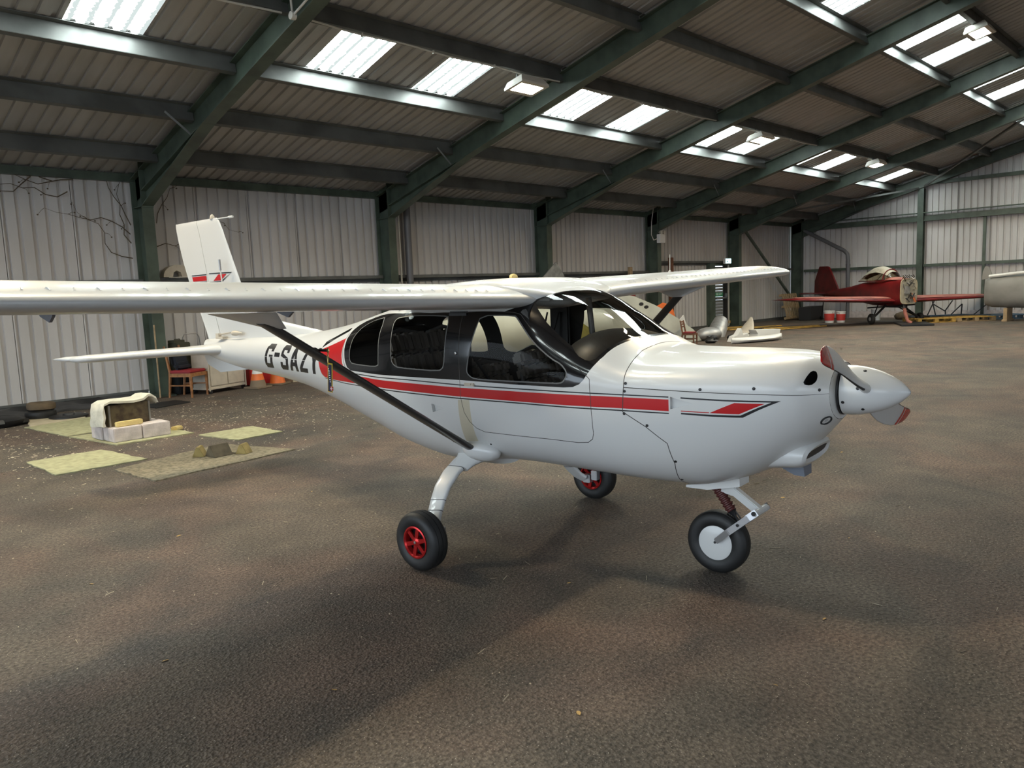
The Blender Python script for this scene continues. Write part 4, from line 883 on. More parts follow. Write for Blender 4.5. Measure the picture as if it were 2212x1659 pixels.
for s in (1, -1):
    wheel('main_wheel', .035, s*.885, .170, .125, M['redalloy'])
    path = [(-.085,.33,.545),(-.085,.41,.513),(-.08,.505,.468),(-.072,.59,.402),(-.06,.646,.335),(-.045,.698,.258),(-.02,.745,.20),(.02,.775,.168)]
    b = MB(); rings = []; P = [Vector(V(q[0], s*q[1], q[2])) for q in path]
    for i, p in enumerate(P):
        d = (P[min(i+1,len(P)-1)]-P[max(i-1,0)]).normalized(); cx = Vector((1,0,0)); cx = (cx-d*cx.dot(d)).normalized(); cn = d.cross(cx); w_ = .070 - .026*i/7; t_ = .017 - .004*i/7; k_ = .8
        rings.append([p+cx*w_*math.copysign(abs(math.cos(t))**.35, math.cos(t))+cn*t_*math.copysign(abs(math.sin(t))**.6, math.sin(t)) for t in [2*PI*(j+.5)/20 for j in range(20)]])
    b.loft(rings); lg = b.build('gear_leg', M['white'], AC, smooth=40)
    for f in (1.55, 4.05, 4.75):
        i = int(f); fr = f-i; p = P[i]*(1-fr)+P[i+1]*fr; d = (P[i+1]-P[i]).normalized(); cx = Vector((1,0,0)); cx = (cx-d*cx.dot(d)).normalized(); cn = d.cross(cx); w_ = .0715-.026*f/7; t_ = .0182-.004*f/7
        b = MB(); b.loft([[p+d*h+cx*w_*math.copysign(abs(math.cos(t))**.35, math.cos(t))+cn*t_*math.copysign(abs(math.sin(t))**.6, math.sin(t)) for t in [2*PI*(j+.5)/20 for j in range(20)]] for h in (-.0016,.0016)]); b.build('cable_tie', M['dark'], lg)
    b = MB(); b.tube([P[0]+Vector((-.07,0,.0)), P[3]+Vector((-.058,0,.0)), P[5]+Vector((-.05,0,0)), P[7]+Vector((-.03,0,0))], .004, 6); b.build('brake_line', M['dark'], lg)
    b = MB(); b.box(V(.035, s*.795, .17), (.06,.05,.06)); b.lathe([(.018,0),(.018,.09)], 12, Matrix.Translation(V(.035, s*.79, .17)) @ Matrix.Rotation(s*PI/2,4,'X')); b.box(V(.10, s*.80, .20), (.05,.05,.07)); b.build('brake_caliper', M['alu'], AC, bevel=.004)
    b = MB(); rings = []
    for k in range(9):      # swollen fairing where the leg leaves the hull
        q = k/8; e = 1-(1-q)**2.0; cxp = -.03 - .04*q; L = .30*(1-e)+.072*e; hgt = .11*(1-e)+.027*e; yy = .22+.225*q; z = .590 - .105*q**1.35
        tl = math.radians(-20*q); rings.append([V(cxp+L*math.copysign(abs(math.cos(t))**.8, math.cos(t)), s*(yy + hgt*math.sin(t)*math.sin(.75*q)), z+hgt*math.sin(t)*math.cos(.75*q)) for t in [2*PI*j/26 for j in range(26)]])
    b.loft(rings); b.build('gear_fairing', M['white'], AC, smooth=70)
wheel('nose_wheel', 1.425, 0., .170, .115, None, True)
b = MB(); b.loft([[(1.27,-.07,.462),(1.27,.07,.462),(1.27,.07,.475),(1.27,-.07,.475)],[(1.40,-.085,.468),(1.40,.085,.468),(1.40,.085,.50),(1.40,-.085,.50)],[(1.57,-.06,.500),(1.57,.06,.500),(1.57,.06,.545),(1.57,-.06,.545)]]); b.build('nose_gear_fairing', M['grey_white'], AC, smooth=20)
b = MB(); b.bar((1.455,0,.50),(1.655,0,.368),.042,.045,(0,1,0)); b.lathe([(.020,-.085),(.020,.085)], 14, Matrix.Translation((1.655,0,.372)) @ Matrix.Rotation(PI/2,4,'X')); b.bar((1.43,0,.475),(1.53,0,.455),.05,.035,(0,1,0)); b.build('nose_leg', M['white'], AC, bevel=.006)
for s in (1, -1):
    b = MB(); b.bar(V(1.668,s*.078,.385), V(1.62,s*.088,.345), .036,.007,(0,1,0)); b.bar(V(1.628,s*.088,.350), V(1.515,s*.088,.255), .034,.007,(0,1,0)); b.bar(V(1.522,s*.089,.262), V(1.440,s*.070,.188), .032,.007,(0,1,0)); fk = b.build('fork_arm', M['alu'], AC, smooth=0)
    b = MB(); b.lathe([(.008,0),(.008,.006),(.004,.009)], 12, Matrix.Translation(V(1.572,s*.092,.304)) @ Matrix.Rotation(s*PI/2,4,'X')); b.lathe([(.012,-.004),(.012,.006)], 10, Matrix.Translation(V(1.655,s*.084,.376)) @ Matrix.Rotation(s*PI/2,4,'X')); b.build('bolt', M['dark'], fk)
b = MB(); A = Vector((1.415,0,.468)); B = Vector((1.500,0,.350)); pts = []; rr = []
for k in range(29): pts.append(A+(B-A)*k/28); rr.append(.030 if k % 4 in (0,1) else .024)
b.tube(pts, rr, 16); b.build('shock_bellows', M['bellows'], AC, smooth=30)
b = MB(); b.tube([B, B+Vector((.005,0,-.007)), B+Vector((.02,0,-.03)), (1.545,0,.285)], [.026,.02,.007,.006], 10); b.tube([B+Vector((.02,0,0)), (1.56,0,.30)], .004, 6); b.build('shock_rod', M['dark'], AC)

# cabin ------------------------------------------------------------
b = MB(); b.box((.25,0,.625),(1.3,.68,.03)); b.build('cabin_floor', M['dark'], AC, smooth=0)
b = MB(); b.prism([(float(surf(np.array(-1.12),np.array(t))[0])*math.copysign(.95,1)*sg,.05+.95*float(surf(np.array(-1.12),np.array(t))[1])) for sg,ts in ((1,np.linspace(.9,2.9,12)),(-1,np.linspace(2.9,.9,12))) for t in ts], -1.13, -1.11, lambda p, h: (h, p[0], p[1])); b.build('rear_bulkhead', M['dark'], AC, smooth=0)
def seat(nm, x, yp, rows, lean=.30, w=.42, h=.50, zb_=.66):
    t = bpy.data.objects.new(nm, None); C.objects.link(t); t.parent = AC; t.location = V(x, yp, zb_)
    b = MB(); b.box((.22,0,-.0),(.46,w,.10)); b.build('seat_base', M['seat'], t, bevel=.03)
    b = MB(); nq = 5
    for i in range(nq):
        for j in range(rows):
            y = (i-(nq-1)/2)*w/nq; z = .10+h*(j+.5)/rows; b.box((-.02-z*lean,y,z),(.10,w/nq-.006,h/rows-.006),RY(-lean))
    b.build('backrest', M['seat'], t, bevel=.018)
    b = MB(); y = w/2; b.tube([(.02,-y,.06),(-.03-h*lean*.5,-y-.005,h*.6),(-.06-h*lean,-y*.8,h+.09),(-.07-h*lean,0,h+.12),(-.06-h*lean,y*.8,h+.09),(-.03-h*lean*.5,y+.005,h*.6),(.02,y,.06)], .016, 8); b.build('seat_piping', M['trim'], t)
    return t
seat('pilot_seat', .18, -.24, 4, .33, .40, .36, .70); seat('pilot_seat', .14, .24, 4, .33, .40, .31, .70); seat('rear_seat', -.60, -.20, 3, .30, .38, .44, .76); seat('rear_seat', -.60, .20, 3, .30, .38, .44, .76)
b = MB(); rings = []
for xx, zz, ww in ((.73,1.285,.40),(.74,1.30,.415),(.78,1.318,.43),(.86,1.318,.435),(.94,1.302,.43),(1.0,1.275,.40),(1.02,1.25,.37)):
    rings.append([(xx - .03*(y_/.45)**2, y_*ww/.45, zz - .075*(abs(y_)/.45)**2.2 - .07*(abs(y_)/.45)**9) for y_ in np.linspace(-.45,.45,31)])
b.loft(rings, cap=False, closed=False)
hood = b.build('glareshield', M['hood'], AC, smooth=60)
b = MB(); b.prism([(y_*.40/.45, 1.275-.15*(abs(y_)/.45)**2.2) for y_ in np.linspace(-.45,.45,21)] + [(.40,.78),(-.40,.78)], .735, .75, lambda p, h: (h, p[0], p[1])); pnl = b.build('instrument_panel', M['trim'], AC, smooth=0)
g0 = None
for yy, zz in ((-.24,1.06),(-.14,1.06),(-.04,1.06),(-.24,.95),(-.14,.95),(.08,1.04),(.18,1.04),(.28,1.02)):
    if g0 is None:
        b = MB(); b.lathe([(.042,0),(.042,.01),(.036,.008),(0,.004)], 16, Matrix.Rotation(-PI/2,4,'Y')); g0 = b.build('gauge', M['dark'], pnl); g0.location = (.735, yy, zz)
    else: inst('gauge', g0, pnl, (.735, yy, zz))
b = MB(); b.box((.38,0,.70),(.62,.13,.20)); b.build('centre_console', M['dark'], AC, bevel=.02)
b = MB(); b.tube([(.40,0,.78),(.38,0,.93),(.36,-.02,.99)], [.012,.012,.017], 10); b.build('control_stick', M['dark'], AC)
for s in (1,-1):
    b = MB(); b.tube([V(-.04,s*.47,1.40),V(-.06,s*.40,1.15),V(-.03,s*.30,.95)], .010, 6, sq=.3); b.tube([V(.06,s*.47,1.40),V(.03,s*.42,1.22),V(.08,s*.33,1.06),V(.11,s*.20,.85)], .010, 6, sq=.3); b.build('seat_belt', M['dark'], AC)
    b = MB(); b.tube([V(.50,s*.46,1.44),V(.66,s*.50,1.275),V(.83,s*.50,1.13),(V(.93,s*.50,1.02))], .022, 8); b.build('windscreen_pillar', M['trim'], AC)
    b = MB(); b.box(V(.045,s*.50,1.22),(.16,.03,.46)); b.build('door_post', M['dark'], AC, bevel=.01)
b = MB(); b.tube([(.62,0,1.50),(.64,0,1.30),(.66,0,1.16)], .018, 10); b.build('centre_tube', M['trim'], AC)
b = MB(); b.box((-.15,0,1.47),(.9,.80,.02)); b.build('headliner', M['dark'], AC, smooth=0)

# yellow-edged ribbon hanging from the pitot tube on the strut
b = MB(); b.tube([V(.10,1.60,1.317),V(.175,1.62,1.318)], .012, 10); b.tube([V(.175,1.62,1.318),V(.262,1.62,1.319)], .0065, 8); b.build('pitot_tube', M['dark'], AC)
ACM = Matrix.Translation(AC.location) @ Matrix.Rotation(math.radians(-85.2), 4, 'Z')
t = thing('pitot_ribbon', 'navy cover ribbon with yellow edges hanging from the pitot tube on the near strut', 'ribbon', ACM @ Vector(V(.268,1.62,1.319)), math.radians(-85.2))
b = MB(); b.lathe([(.009,-.002),(.012,0),(.009,.002)], 14, Matrix.Rotation(PI/2,4,'X') @ Matrix.Translation((0,0,0))); b.tube([(.0,0,-.008),(-.012,.004,-.03),(-.005,.0,-.058)], .0016, 6); b.tube([(.0,0,-.008),(.010,-.004,-.034),(.0,.0,-.058)], .0016, 6); b.build('key_ring', M['brass'], t)
b = MB(); b.box((.004,0,-.126),(.034,.0022,.136),RY(math.radians(6))); b.build('ribbon_edge', M['ribyel'], t, smooth=0)
b = MB(); b.box((.004,0,-.128),(.024,.0036,.126),RY(math.radians(6))); b.build('ribbon', M['ribnavy'], t, smooth=0)
b = MB()
for k in range(7): b.box((-.001+.0011*k,0,-.085-.010*k),(.010 if k % 2 else .006,.0042,.005),RY(math.radians(6)))
b.build('print', M['wsign'], t, smooth=0)
b = MB(); b.box((.0102,0,-.176),(.018,.0044,.018),RY(math.radians(6))); b.build('flag_print', M['redpl'], t, smooth=0)
b = MB(); b.box((.0102,0,-.176),(.018,.005,.003),RY(math.radians(6))); b.box((.0102,0,-.176),(.003,.005,.018),RY(math.radians(6))); b.build('flag_cross', M['wsign'], t, smooth=0)
b = MB(); b.ellipsoid((0,0,.018),(.055,.028,.02),14,8,None,0,.25); b.ellipsoid((.05,.01,.02),(.04,.026,.018),12,8,None,0,.25)
o = b.build('sponge', M['sponge']); tag(o, 'pale yellow sponge left on top of the cabin roof', 'sponge'); q = ACM @ Vector(V(-.10,-.19,1.630)); at(o, q, .6)

# ------------------------------------------------------------ clutter by the left wall
MATP = []
def mat_quad(name, pts, m, label, cat, group=None, h=.012):
    MATP.append(pts)
    c = Vector((sum(p[0] for p in pts)/len(pts), sum(p[1] for p in pts)/len(pts), 0)); n = 10; out = []
    for i in range(len(pts)):
        p, q = Vector((*pts[i], 0)), Vector((*pts[(i+1) % len(pts)], 0))
        for k in range(n):
            w = p + (q-p)*k/n; j = .012; out.append((w.x - c.x + rng.uniform(-j, j), w.y - c.y + rng.uniform(-j, j)))
    b = MB(); b.prism(out, .001, h, lambda p, z: (p[0], p[1], z)); o = b.build(name, M[m], smooth=0); o.location = c; return tag(o, label, cat, group)
G = 'pale carpet squares on the floor'
mat_quad('carpet_square', [(2.02,9.05),(2.04,8.07),(2.86,8.08),(2.75,9.06)], 'carpet', 'pale green carpet square lying nearest the camera on the left', 'carpet', G)
mat_quad('carpet_square', [(3.80,9.0),(3.92,8.25),(4.50,8.31),(4.48,9.01)], 'carpet', 'pale green carpet square right of the stacked blocks', 'carpet', G)
mat_quad('carpet_square', [(2.66,11.75),(2.79,10.42),(3.50,10.50),(3.62,11.95)], 'carpet', 'olive green carpet square behind the stacked blocks', 'carpet', G)
mat_quad('carpet_square', [(2.79,10.33),(2.96,9.22),(3.84,9.20),(3.72,10.15)], 'carpet', 'pale carpet square underneath the stacked blocks', 'carpet', G, .014)
mat_quad('door_mat', [(2.47,7.83),(2.53,6.99),(4.02,7.18),(3.71,8.2)], 'brownmat', 'speckled brown mat underneath the wheel chocks', 'mat')
mat_quad('board', [(2.72,11.72),(3.45,11.9),(3.62,12.5),(2.85,12.45)], 'cream', 'cream board on the floor under the flat black disc', 'board', None, .018)
mat_quad('rubber_mat', [(4.45,11.95),(5.05,12.15),(5.0,12.6),(4.4,12.5)], 'rubber', 'thin black rubber mat in front of the wooden chair', 'mat', None, .015)
b0 = None
for i, (x, y, lb) in enumerate(((2.975,9.33,'front left'),(3.30,9.33,'front right'),(2.945,9.655,'rear left'),(3.27,9.655,'rear right'))):
    if b0 is None:
        b = MB(); b.box((.158,.155,.080),(.316,.312,.160)); b0 = b.build('aerated_block', M['block'], bevel=.008); o = b0
    else: o = b0.copy(); C.objects.link(o)
    at(o, (x, y, .014), .035); tag(o, 'pinkish grey aerated concrete block, ' + lb + ' of the four under the rusty box', 'block', 'aerated blocks')
t = thing('rusty_box', 'rusty brown metal box standing on the concrete blocks', 'box', (3.22, 9.66, .174), .12)
b = MB(); b.box((0,0,.125),(.50,.26,.25)); b.build('body', M['rust'], t, bevel=.006)
b = MB(); b.box((-.235,-.134,.125),(.02,.012,.25)); b.box((.235,-.134,.125),(.02,.012,.25)); b.box((.252,0,.125),(.006,.03,.25)); b.build('corner_strip', M['steel'], t, smooth=0)
b = MB(); R2 = []                            # wadding folded over the top and hanging down the left end
cols = [(-.355,-.17),(-.345,-.06),(-.315,.06),(-.31,.17),(-.285,.245),(-.22,.275),(-.1,.272),(.05,.268),(.17,.275),(.24,.30),(.28,.285),(.32,.25),(.335,.20)]
def wad(off):
    rr = []
    for i, (x, z) in enumerate(cols):
        hz = z + .17 if False else z
        rr.append([(x + off[0]*(1 if i < 4 else 0) + rng.uniform(-.006,.006), y, max(.004, (z+.0 if z > -.0 else z+.17*0) ) + off[1]*(0 if i < 4 else 1) + .010*math.sin(9*x+14*y)) for y in np.linspace(-.165,.15,9)])
    return rr
cols = [(-.33,.006),(-.335,.05),(-.318,.11),(-.322,.18),(-.30,.24),(-.23,.268),(-.1,.262),(.05,.260),(.16,.270),(.22,.305),(.27,.295),(.315,.255),(.335,.205)]
top_ = wad((0,.025)); bot_ = wad((.03,0)); n = len(cols); b.loft(top_, cap=False, closed=False); b.loft(bot_, cap=False, closed=False)
for i in range(n-1): b.add([top_[i][0], top_[i+1][0], bot_[i+1][0], bot_[i][0]], [(0,1,2,3)]); b.add([top_[i][-1], top_[i+1][-1], bot_[i+1][-1], bot_[i][-1]], [(0,1,2,3)])
for i in (0, n-1):
    for j in range(8): b.add([top_[i][j], top_[i][j+1], bot_[i][j+1], bot_[i][j]], [(0,1,2,3)])
o = b.build('wadding_sheet', M['foam'], smooth=60); tag(o, 'cream wadding sheet draped over the rusty box and down its left end', 'wadding'); at(o, (3.22, 9.66, .176), .12)
b = MB(); b.box((.0,.0,.03),(.30,.075,.058)); o = b.build('foam_bar', M['sponge'], bevel=.008); tag(o, 'yellow foam bar lying on the front concrete blocks', 'foam'); at(o, (3.19, 9.45, .174), .12)
b = MB(); b.box((.0,.0,.03),(.12,.09,.05)); o = b.build('foam_offcut', M['sponge'], bevel=.01); tag(o, 'small yellow foam offcut on the floor right of the blocks', 'foam'); at(o, (3.80, 9.62, .0), .5)
def tyre(name, R_, w, label, cat, loc, rot, group=None, m='rubber'):
    b = MB(); b.lathe([(.45*R_,-.42*w),(.6*R_,-.5*w),(.82*R_,-.5*w),(.97*R_,-.36*w),(R_,-.1*w),(R_,.1*w),(.97*R_,.36*w),(.82*R_,.5*w),(.6*R_,.5*w),(.45*R_,.42*w),(.42*R_,.2*w),(.42*R_,-.2*w),(.45*R_,-.42*w)], 36, cap=False)
    o = b.build(name, M[m]); tag(o, label, cat, group); at(o, loc, 0, rot); return o
tyre('old_tyre', .20, .12, 'lower black tyre of the pair stacked by the left wall', 'tyre', (3.06,12.55,.062), (0,0,0), 'old tyres by the left wall')
tyre('old_tyre', .185, .11, 'upper dusty tyre of the pair stacked by the left wall', 'tyre', (3.08,12.57,.178), (0,.04,.3), 'old tyres by the left wall', 'soil')
b = MB(); b.lathe([(.0,0),(.25,0),(.25,.022),(.20,.034),(.08,.03),(.07,.05),(.0,.05)], 30); o = b.build('black_disc', M['dark']); tag(o, 'flat black disc lying on the cream board', 'disc'); at(o, (3.32,12.2,.018))
b = MB(); b.ellipsoid((0,0,.06),(.42,.30,.085),18,10,None,0,.22); o = b.build('bin_bag', M['dark']); tag(o, 'crumpled black plastic bag at the far left edge', 'bag'); at(o, (2.42,12.25,0))
b = MB(); rg = []
for i in range(34):
    x = 1.6 + i*.10; rg.append([(x, 13.0 + .09*j + rng.uniform(-.03,.03), max(.003, (.015 + .06*(j/8)**1.2)*(.6+.5*math.sin(i*.7)) + rng.uniform(-.012,.012)) if 0 < j < 8 else .003 if j == 0 else .07 + rng.uniform(-.015,.015)) for j in range(9)])
b.loft(rg, cap=False, closed=False); o = b.build('plastic_sheeting', M['dark'], smooth=20); tag(o, 'crinkled black plastic sheeting along the foot of the left wall', 'sheeting')

# wheel chocks joined by a cord
def chock(L, m, label, loc, rz, w=.13, h=.115):
    b = MB(); b.prism([(-w/2,0),(w/2,0),(.014,h),(-.014,h)], -L/2, L/2, lambda p, y: (y, p[0], p[1])); o = b.build('wheel_chock', M[m], bevel=.004); tag(o, label, 'chock', 'wooden wheel chocks'); return at(o, loc, rz)
chock(.20, 'chock', 'dark grooved wooden wheel chock, middle one of three on the brown mat', (3.39,7.58,.013), .10, .19)
chock(.14, 'chockyel', 'yellowish wooden wheel chock, left one of three on the brown mat', (3.255,7.72,.013), .9, .12, .10)
chock(.12, 'chockyel', 'short yellowish wheel chock on the right end of the cord', (3.60,7.46,.013), .6, .13, .10)
b = MB(); b.tube([(3.49,7.56,.03),(3.52,7.52,.019),(3.535,7.50,.019),(3.56,7.48,.03)], .006, 6); tag(b.build('cord', M['chock']), 'short cord tying the right chock to the dark one', 'cord')

def chair(name, label, loc, rz, wood, seatm, cat='chair', cushion=False, sc_=1.):
    t = thing(name, label, cat, loc, rz); s = sc_
    for sx in (-1, 1):
        b = MB(); b.loft([[(sx*.205*s+dx*k, .20*s+dy*k, z) for dx, dy in ((-.5,-.5),(.5,-.5),(.5,.5),(-.5,.5))] for z, k in ((0,.024),(.40*s,.038))]); b.build('front_leg', M[wood], t, smooth=0)
        b = MB(); b.loft([[(sx*.185*s+dx*k, y*s+dy*k, z*s) for dx, dy in ((-.5,-.5),(.5,-.5),(.5,.5),(-.5,.5))] for z, y, k in ((0,-.25,.025),(.42,-.20,.036),(.86,-.28,.024))]); b.build('rear_leg', M[wood], t, smooth=0)
    for c_, d_ in (((0,.20),(.38*s,.022)),((0,-.20),(.36*s,.022)),((.195,0),(.022,.40*s)),((-.195,0),(.022,.40*s))): b = MB(); b.box((c_[0]*s,c_[1]*s,.375*s),(d_[0],d_[1],.06*s)); b.build('seat_rail', M[wood], t, smooth=0)
    b = MB(); b.box((0,.0,.43*s),(.42*s,.42*s,.05*s)); b.build('seat', M[seatm], t, bevel=.018)
    for z in (.80,.72) if cushion else (.81,.73,.64):
        b = MB(); b.box((0,(-.195-.085*(z-.42)/.44)*s,z*s),(.37*s,.020,.048*s)); b.build('back_slat', M[wood], t, smooth=0)
    for A_, B_ in (((.20,.19),(.185,-.22)),((-.20,.19),(-.185,-.22)),((-.19,0),(.19,0))): b = MB(); b.bar((A_[0]*s,A_[1]*s,.20*s),(B_[0]*s,B_[1]*s,.20*s),.02,.02); b.build('stretcher', M[wood], t, smooth=0)
    return t
ch = chair('wooden_chair', 'orange beech chair with red seat and navy cushion by the left wall', (5.40,13.0,0), math.radians(-150), 'wood', 'redvinyl', cushion=True)
b = MB(); b.box((0,-.10,.52),(.36,.14,.14),RX(-.2)); b.box((0,-.155,.62),(.38,.10,.26),RX(.12)); o = b.build('cushion', M['navy'], bevel=.05); tag(o, 'navy cushion slumped against the back of the red-seated chair', 'cushion'); at(o, (5.40,13.0,0), math.radians(-150))
b = MB(); b.tube([(0,0,0),(.02,.04,1.22)], .013, 8); o = b.build('wooden_stick', M['palewood']); tag(o, 'pale wooden stick leaning against the nearest green column', 'stick'); at(o, (5.02,13.28,0))
t = thing('tubular_frame', 'bare steel tube frame with arched top behind the wooden chair', 'frame', (5.78,13.62,0))
b = MB(); b.tube([(-.17,0,.0),(-.16,.02,.75),(-.145,.03,.96),(-.11,.03,1.02),(.0,.03,1.03),(.11,.03,1.02),(.145,.03,.96),(.16,.02,.75),(.17,0,0)], .011, 8); b.tube([(-.17,-.02,0),(.0,.10,.5),(.17,-.02,0)], .009, 8); b.build('tube', M['steel'], t)
b = MB(); b.box((0,.0,.42),(.32,.02,.22)); b.build('panel', M['olive'], t, bevel=.005)
t = thing('olive_crate', 'dark olive canvas crate between the chair and the cream cabinet', 'crate', (5.50,13.50,0), .25)
b = MB(); b.box((0,0,.22),(.32,.26,.42)); b.build('lower_case', M['dark'], t, bevel=.012)
b = MB(); b.box((.0,0,.66),(.28,.24,.46)); b.build('upper_case', M['olive'], t, bevel=.012)
b = MB(); b.box((-.05,.0,.91),(.22,.16,.05)); b.tube([(-.10,0,.90),(-.08,0,.95),(.02,0,.95),(.04,0,.90)], .01, 6); b.build('lid', M['olive'], t, bevel=.006)
# chipped cream cabinet on castors
t = thing('workshop_cabinet', 'chipped cream metal cabinet on castors behind the tail', 'cabinet', (6.03,13.22,0), .32)
b = MB(); b.box((0,0,.40),(.80,.40,.62)); b.box((0,0,.085),(.84,.44,.03)); b.box((0,0,.73),(.84,.44,.03)); b.build('body', M['creampaint'], t, bevel=.006)
for sx in (-1,1):
    b = MB(); b.box((sx*.195,-.208,.33),(.375,.018,.40)); dd = b.build('door', M['creampaint'], t, bevel=.006)
    b = MB(); b.box((sx*.05,-.222,.42),(.02,.02,.07)); b.build('handle', M['dark'], dd, bevel=.004)
b = MB(); b.box((0,-.206,.63),(.72,.014,.15)); dr_ = b.build('drawer_opening', M['dark'], t, smooth=0)
for i, c in enumerate(('redbox','conduit','wood','steel','bucket')):
    b = MB(); b.box((-.26+.12*i,-.215,.60+.02*(i%3)),(.10,.03,.05),RY(.2*(i-2))); b.build('tool', M[c], dr_, bevel=.004)
for sx in (-1,1):
    for sy in (-1,1):
        b = MB(); b.lathe([(.035,-.015),(.035,.015)], 14, Matrix.Translation((sx*.37,sy*.18,.035)) @ Matrix.Rotation(PI/2,4,'X')); b.box((sx*.37,sy*.18,.06),(.03,.045,.03)); b.build('castor', M['dark'], t)
    b = MB(); b.bar((sx*.41,-.21,.05),(sx*.41,-.21,.75),.02,.02,(0,1,0)); b.build('corner_post', M['creampaint'], t, smooth=0)
def cone(label, loc, dirty, g='traffic cones behind the tail'):
    t = thing('traffic_cone', label, 'cone', loc, rng.random(), g)
    b = MB(); b.box((0,0,.018),(.36,.36,.034)); b.build('base', M['conegrey'], t, bevel=.01)
    z0, z1, r0, r1 = .034, .52, .145, .030; R_ = lambda z: r0 + (r1-r0)*(z-z0)/(z1-z0)
    for i, (a, c, m) in enumerate(((.034,.15,'conegrey' if dirty else 'orange'),(.15,.26,'orange'),(.26,.40,'conewhite' if dirty else 'orange'),(.40,.52,'orange'))):
        b = MB(); b.lathe([(R_(a),a),(R_(c),c)], 26, cap=(i in (0,3))); b.build('band', M[m], t)
    return t
cone('traffic cone with dirty grey, orange and white bands beside the cabinet', (6.60,12.92,0), True)
cone('plain orange traffic cone right of the banded one', (7.08,13.10,0), False)
t = thing('red_toolbox', 'red steel toolbox between the two traffic cones', 'toolbox', (6.98,13.50,0), .1)
b = MB(); b.box((0,0,.16),(.66,.30,.30)); b.build('body', M['redbox'], t, bevel=.012)
b = MB(); b.box((0,0,.325),(.67,.31,.03)); b.tube([(-.12,0,.34),(-.10,0,.38),(.10,0,.38),(.12,0,.34)], .012, 8); b.build('lid', M['redbox'], t, bevel=.006)
for sx in (-.2,.2):
    b = MB(); b.box((sx,-.155,.27),(.05,.012,.06)); b.build('latch', M['dark'], t, smooth=0)
t = thing('white_crate', 'pale wooden crate on the floor beyond the orange cone', 'crate', (7.68,13.28,0), .12)
for k in range(2):
    b = MB(); b.box((0,-.11,.055+.09*k),(.56,.014,.08)); b.build('slat', M['cream'], t, smooth=0); b = MB(); b.box((0,.11,.055+.09*k),(.56,.014,.08)); b.build('slat', M['cream'], t, smooth=0)
b = MB(); b.box((0,0,.012),(.56,.24,.02)); b.box((-.27,0,.09),(.02,.21,.16)); b.box((.27,0,.09),(.02,.21,.16)); b.build('frame', M['cream'], t, smooth=0)

# ------------------------------------------------------------ dismantled aircraft stored behind
t = thing('stored_fuselage', 'pale grey-green aircraft fuselage stored beyond the cabin windows', 'fuselage', (0,0,0))
b = MB(); rings = []
for x, r in ((8.4,.30),(8.9,.40),(9.6,.47),(10.6,.50),(11.6,.49),(12.3,.44),(12.9,.36)):
    rings.append([(x, 10.1+r*1.0*math.sin(a), .72+r*1.05*math.cos(a)) for a in [2*PI*k/28 for k in range(28)]])
b.loft(rings); b.build('shell', M['paleg'], t, smooth=60)
for x in (9.2, 11.8):
    b = MB(); b.prism([(-.5,0),(.5,0),(.5,.20),(.2,.28),(-.2,.28),(-.5,.20)], -.03, .03, lambda p, h: (x+h, 10.1+p[0], p[1])); b.build('cradle', M['palewood'], t, smooth=0)
t = thing('stored_wing', 'big pale green wing panel standing on edge, seen through the windscreen', 'wing', (0,0,0))
pts = [(12.3,.02),(18.4,.02),(18.05,.33),(17.39,.65),(16.82,.89),(16.35,1.06),(15.53,1.30),(14.8,1.40),(12.2,1.40)]
b = MB(); b.prism(pts, 10.95, 11.07, lambda p, h: (p[0], h + .10*(p[1]), p[1])); b.build('skin', M['paleg'], t, smooth=0)
for (x, z) in ((15.78,1.10),(15.98,1.02)):
    b = MB(); b.lathe([(.06,0),(.06,.004)], 16, Matrix.Translation((x,10.95+.10*z-.003,z)) @ Matrix.Rotation(PI/2,4,'X') @ Matrix.Diagonal((1.6,.7,1,1))); b.build('inspection_hole', M['dark'], t)
for k in range(2): b = MB(); b.tube([(15.75+.05*k,11.02,.66),(15.75+.05*k,11.0,.80)], .006, 6); b.build('pin', M['steel'], t)
t = thing('wing_rib_panel', 'yellow-green primed panel with a dark round hole, seen through the windscreen', 'panel', (11.35,9.3,.02), 0)
b = MB(); b.prism([(-.75,.0),(1.15,.0),(1.1,.36),(.45,.66),(-.25,1.02),(-.75,1.14)], -.03, .03, lambda p, h: (p[0], h + .05*p[1], p[1])); b.build('panel', M['yelprim'], t, bevel=.01)
for (x, z, r) in ((-.28,.93,.0),(-.25,.86,.085),(.18,.62,.035),(.30,.50,.03)):
    if r: b = MB(); b.lathe([(r,0),(r,.004)], 20, Matrix.Translation((x,-.031+.05*z,z)) @ Matrix.Rotation(PI/2,4,'X')); b.build('round_hole', M['rust'], t)
t = MB(); t.prism([(-1.0,0),(.55,-.74),(1.35,.95),(.98,1.42)], -.012, .012, lambda p, h: (p[0], h+.06*p[1], p[1]))
o = t.build('galvanised_panel', M['galv'], smooth=0); tag(o, 'grey metal sheet with one pointed corner showing above the wing root', 'sheet'); at(o, (12.42,11.62,.74)); o.data.transform(Matrix.Identity(4))
b = MB(); b.prism([(16.85,.0),(17.75,.0),(18.05,.42),(17.75,1.0),(17.35,1.08),(16.9,.95)], 11.45, 11.50, lambda p, h: (p[0], h, p[1])); tag(b.build('orange_panel', M['orange'], bevel=.01), 'orange panel edge showing behind the pale stored wing', 'panel')
b = MB(); b.prism([(15.3,.0),(16.6,.0),(16.6,1.35),(15.6,1.62),(15.2,1.60)], 11.8, 11.84, lambda p, h: (p[0], h, p[1])); tag(b.build('painted_sheet', M['redair'], bevel=.01), 'dark red panel behind the pale stored wing under the far wing', 'panel')
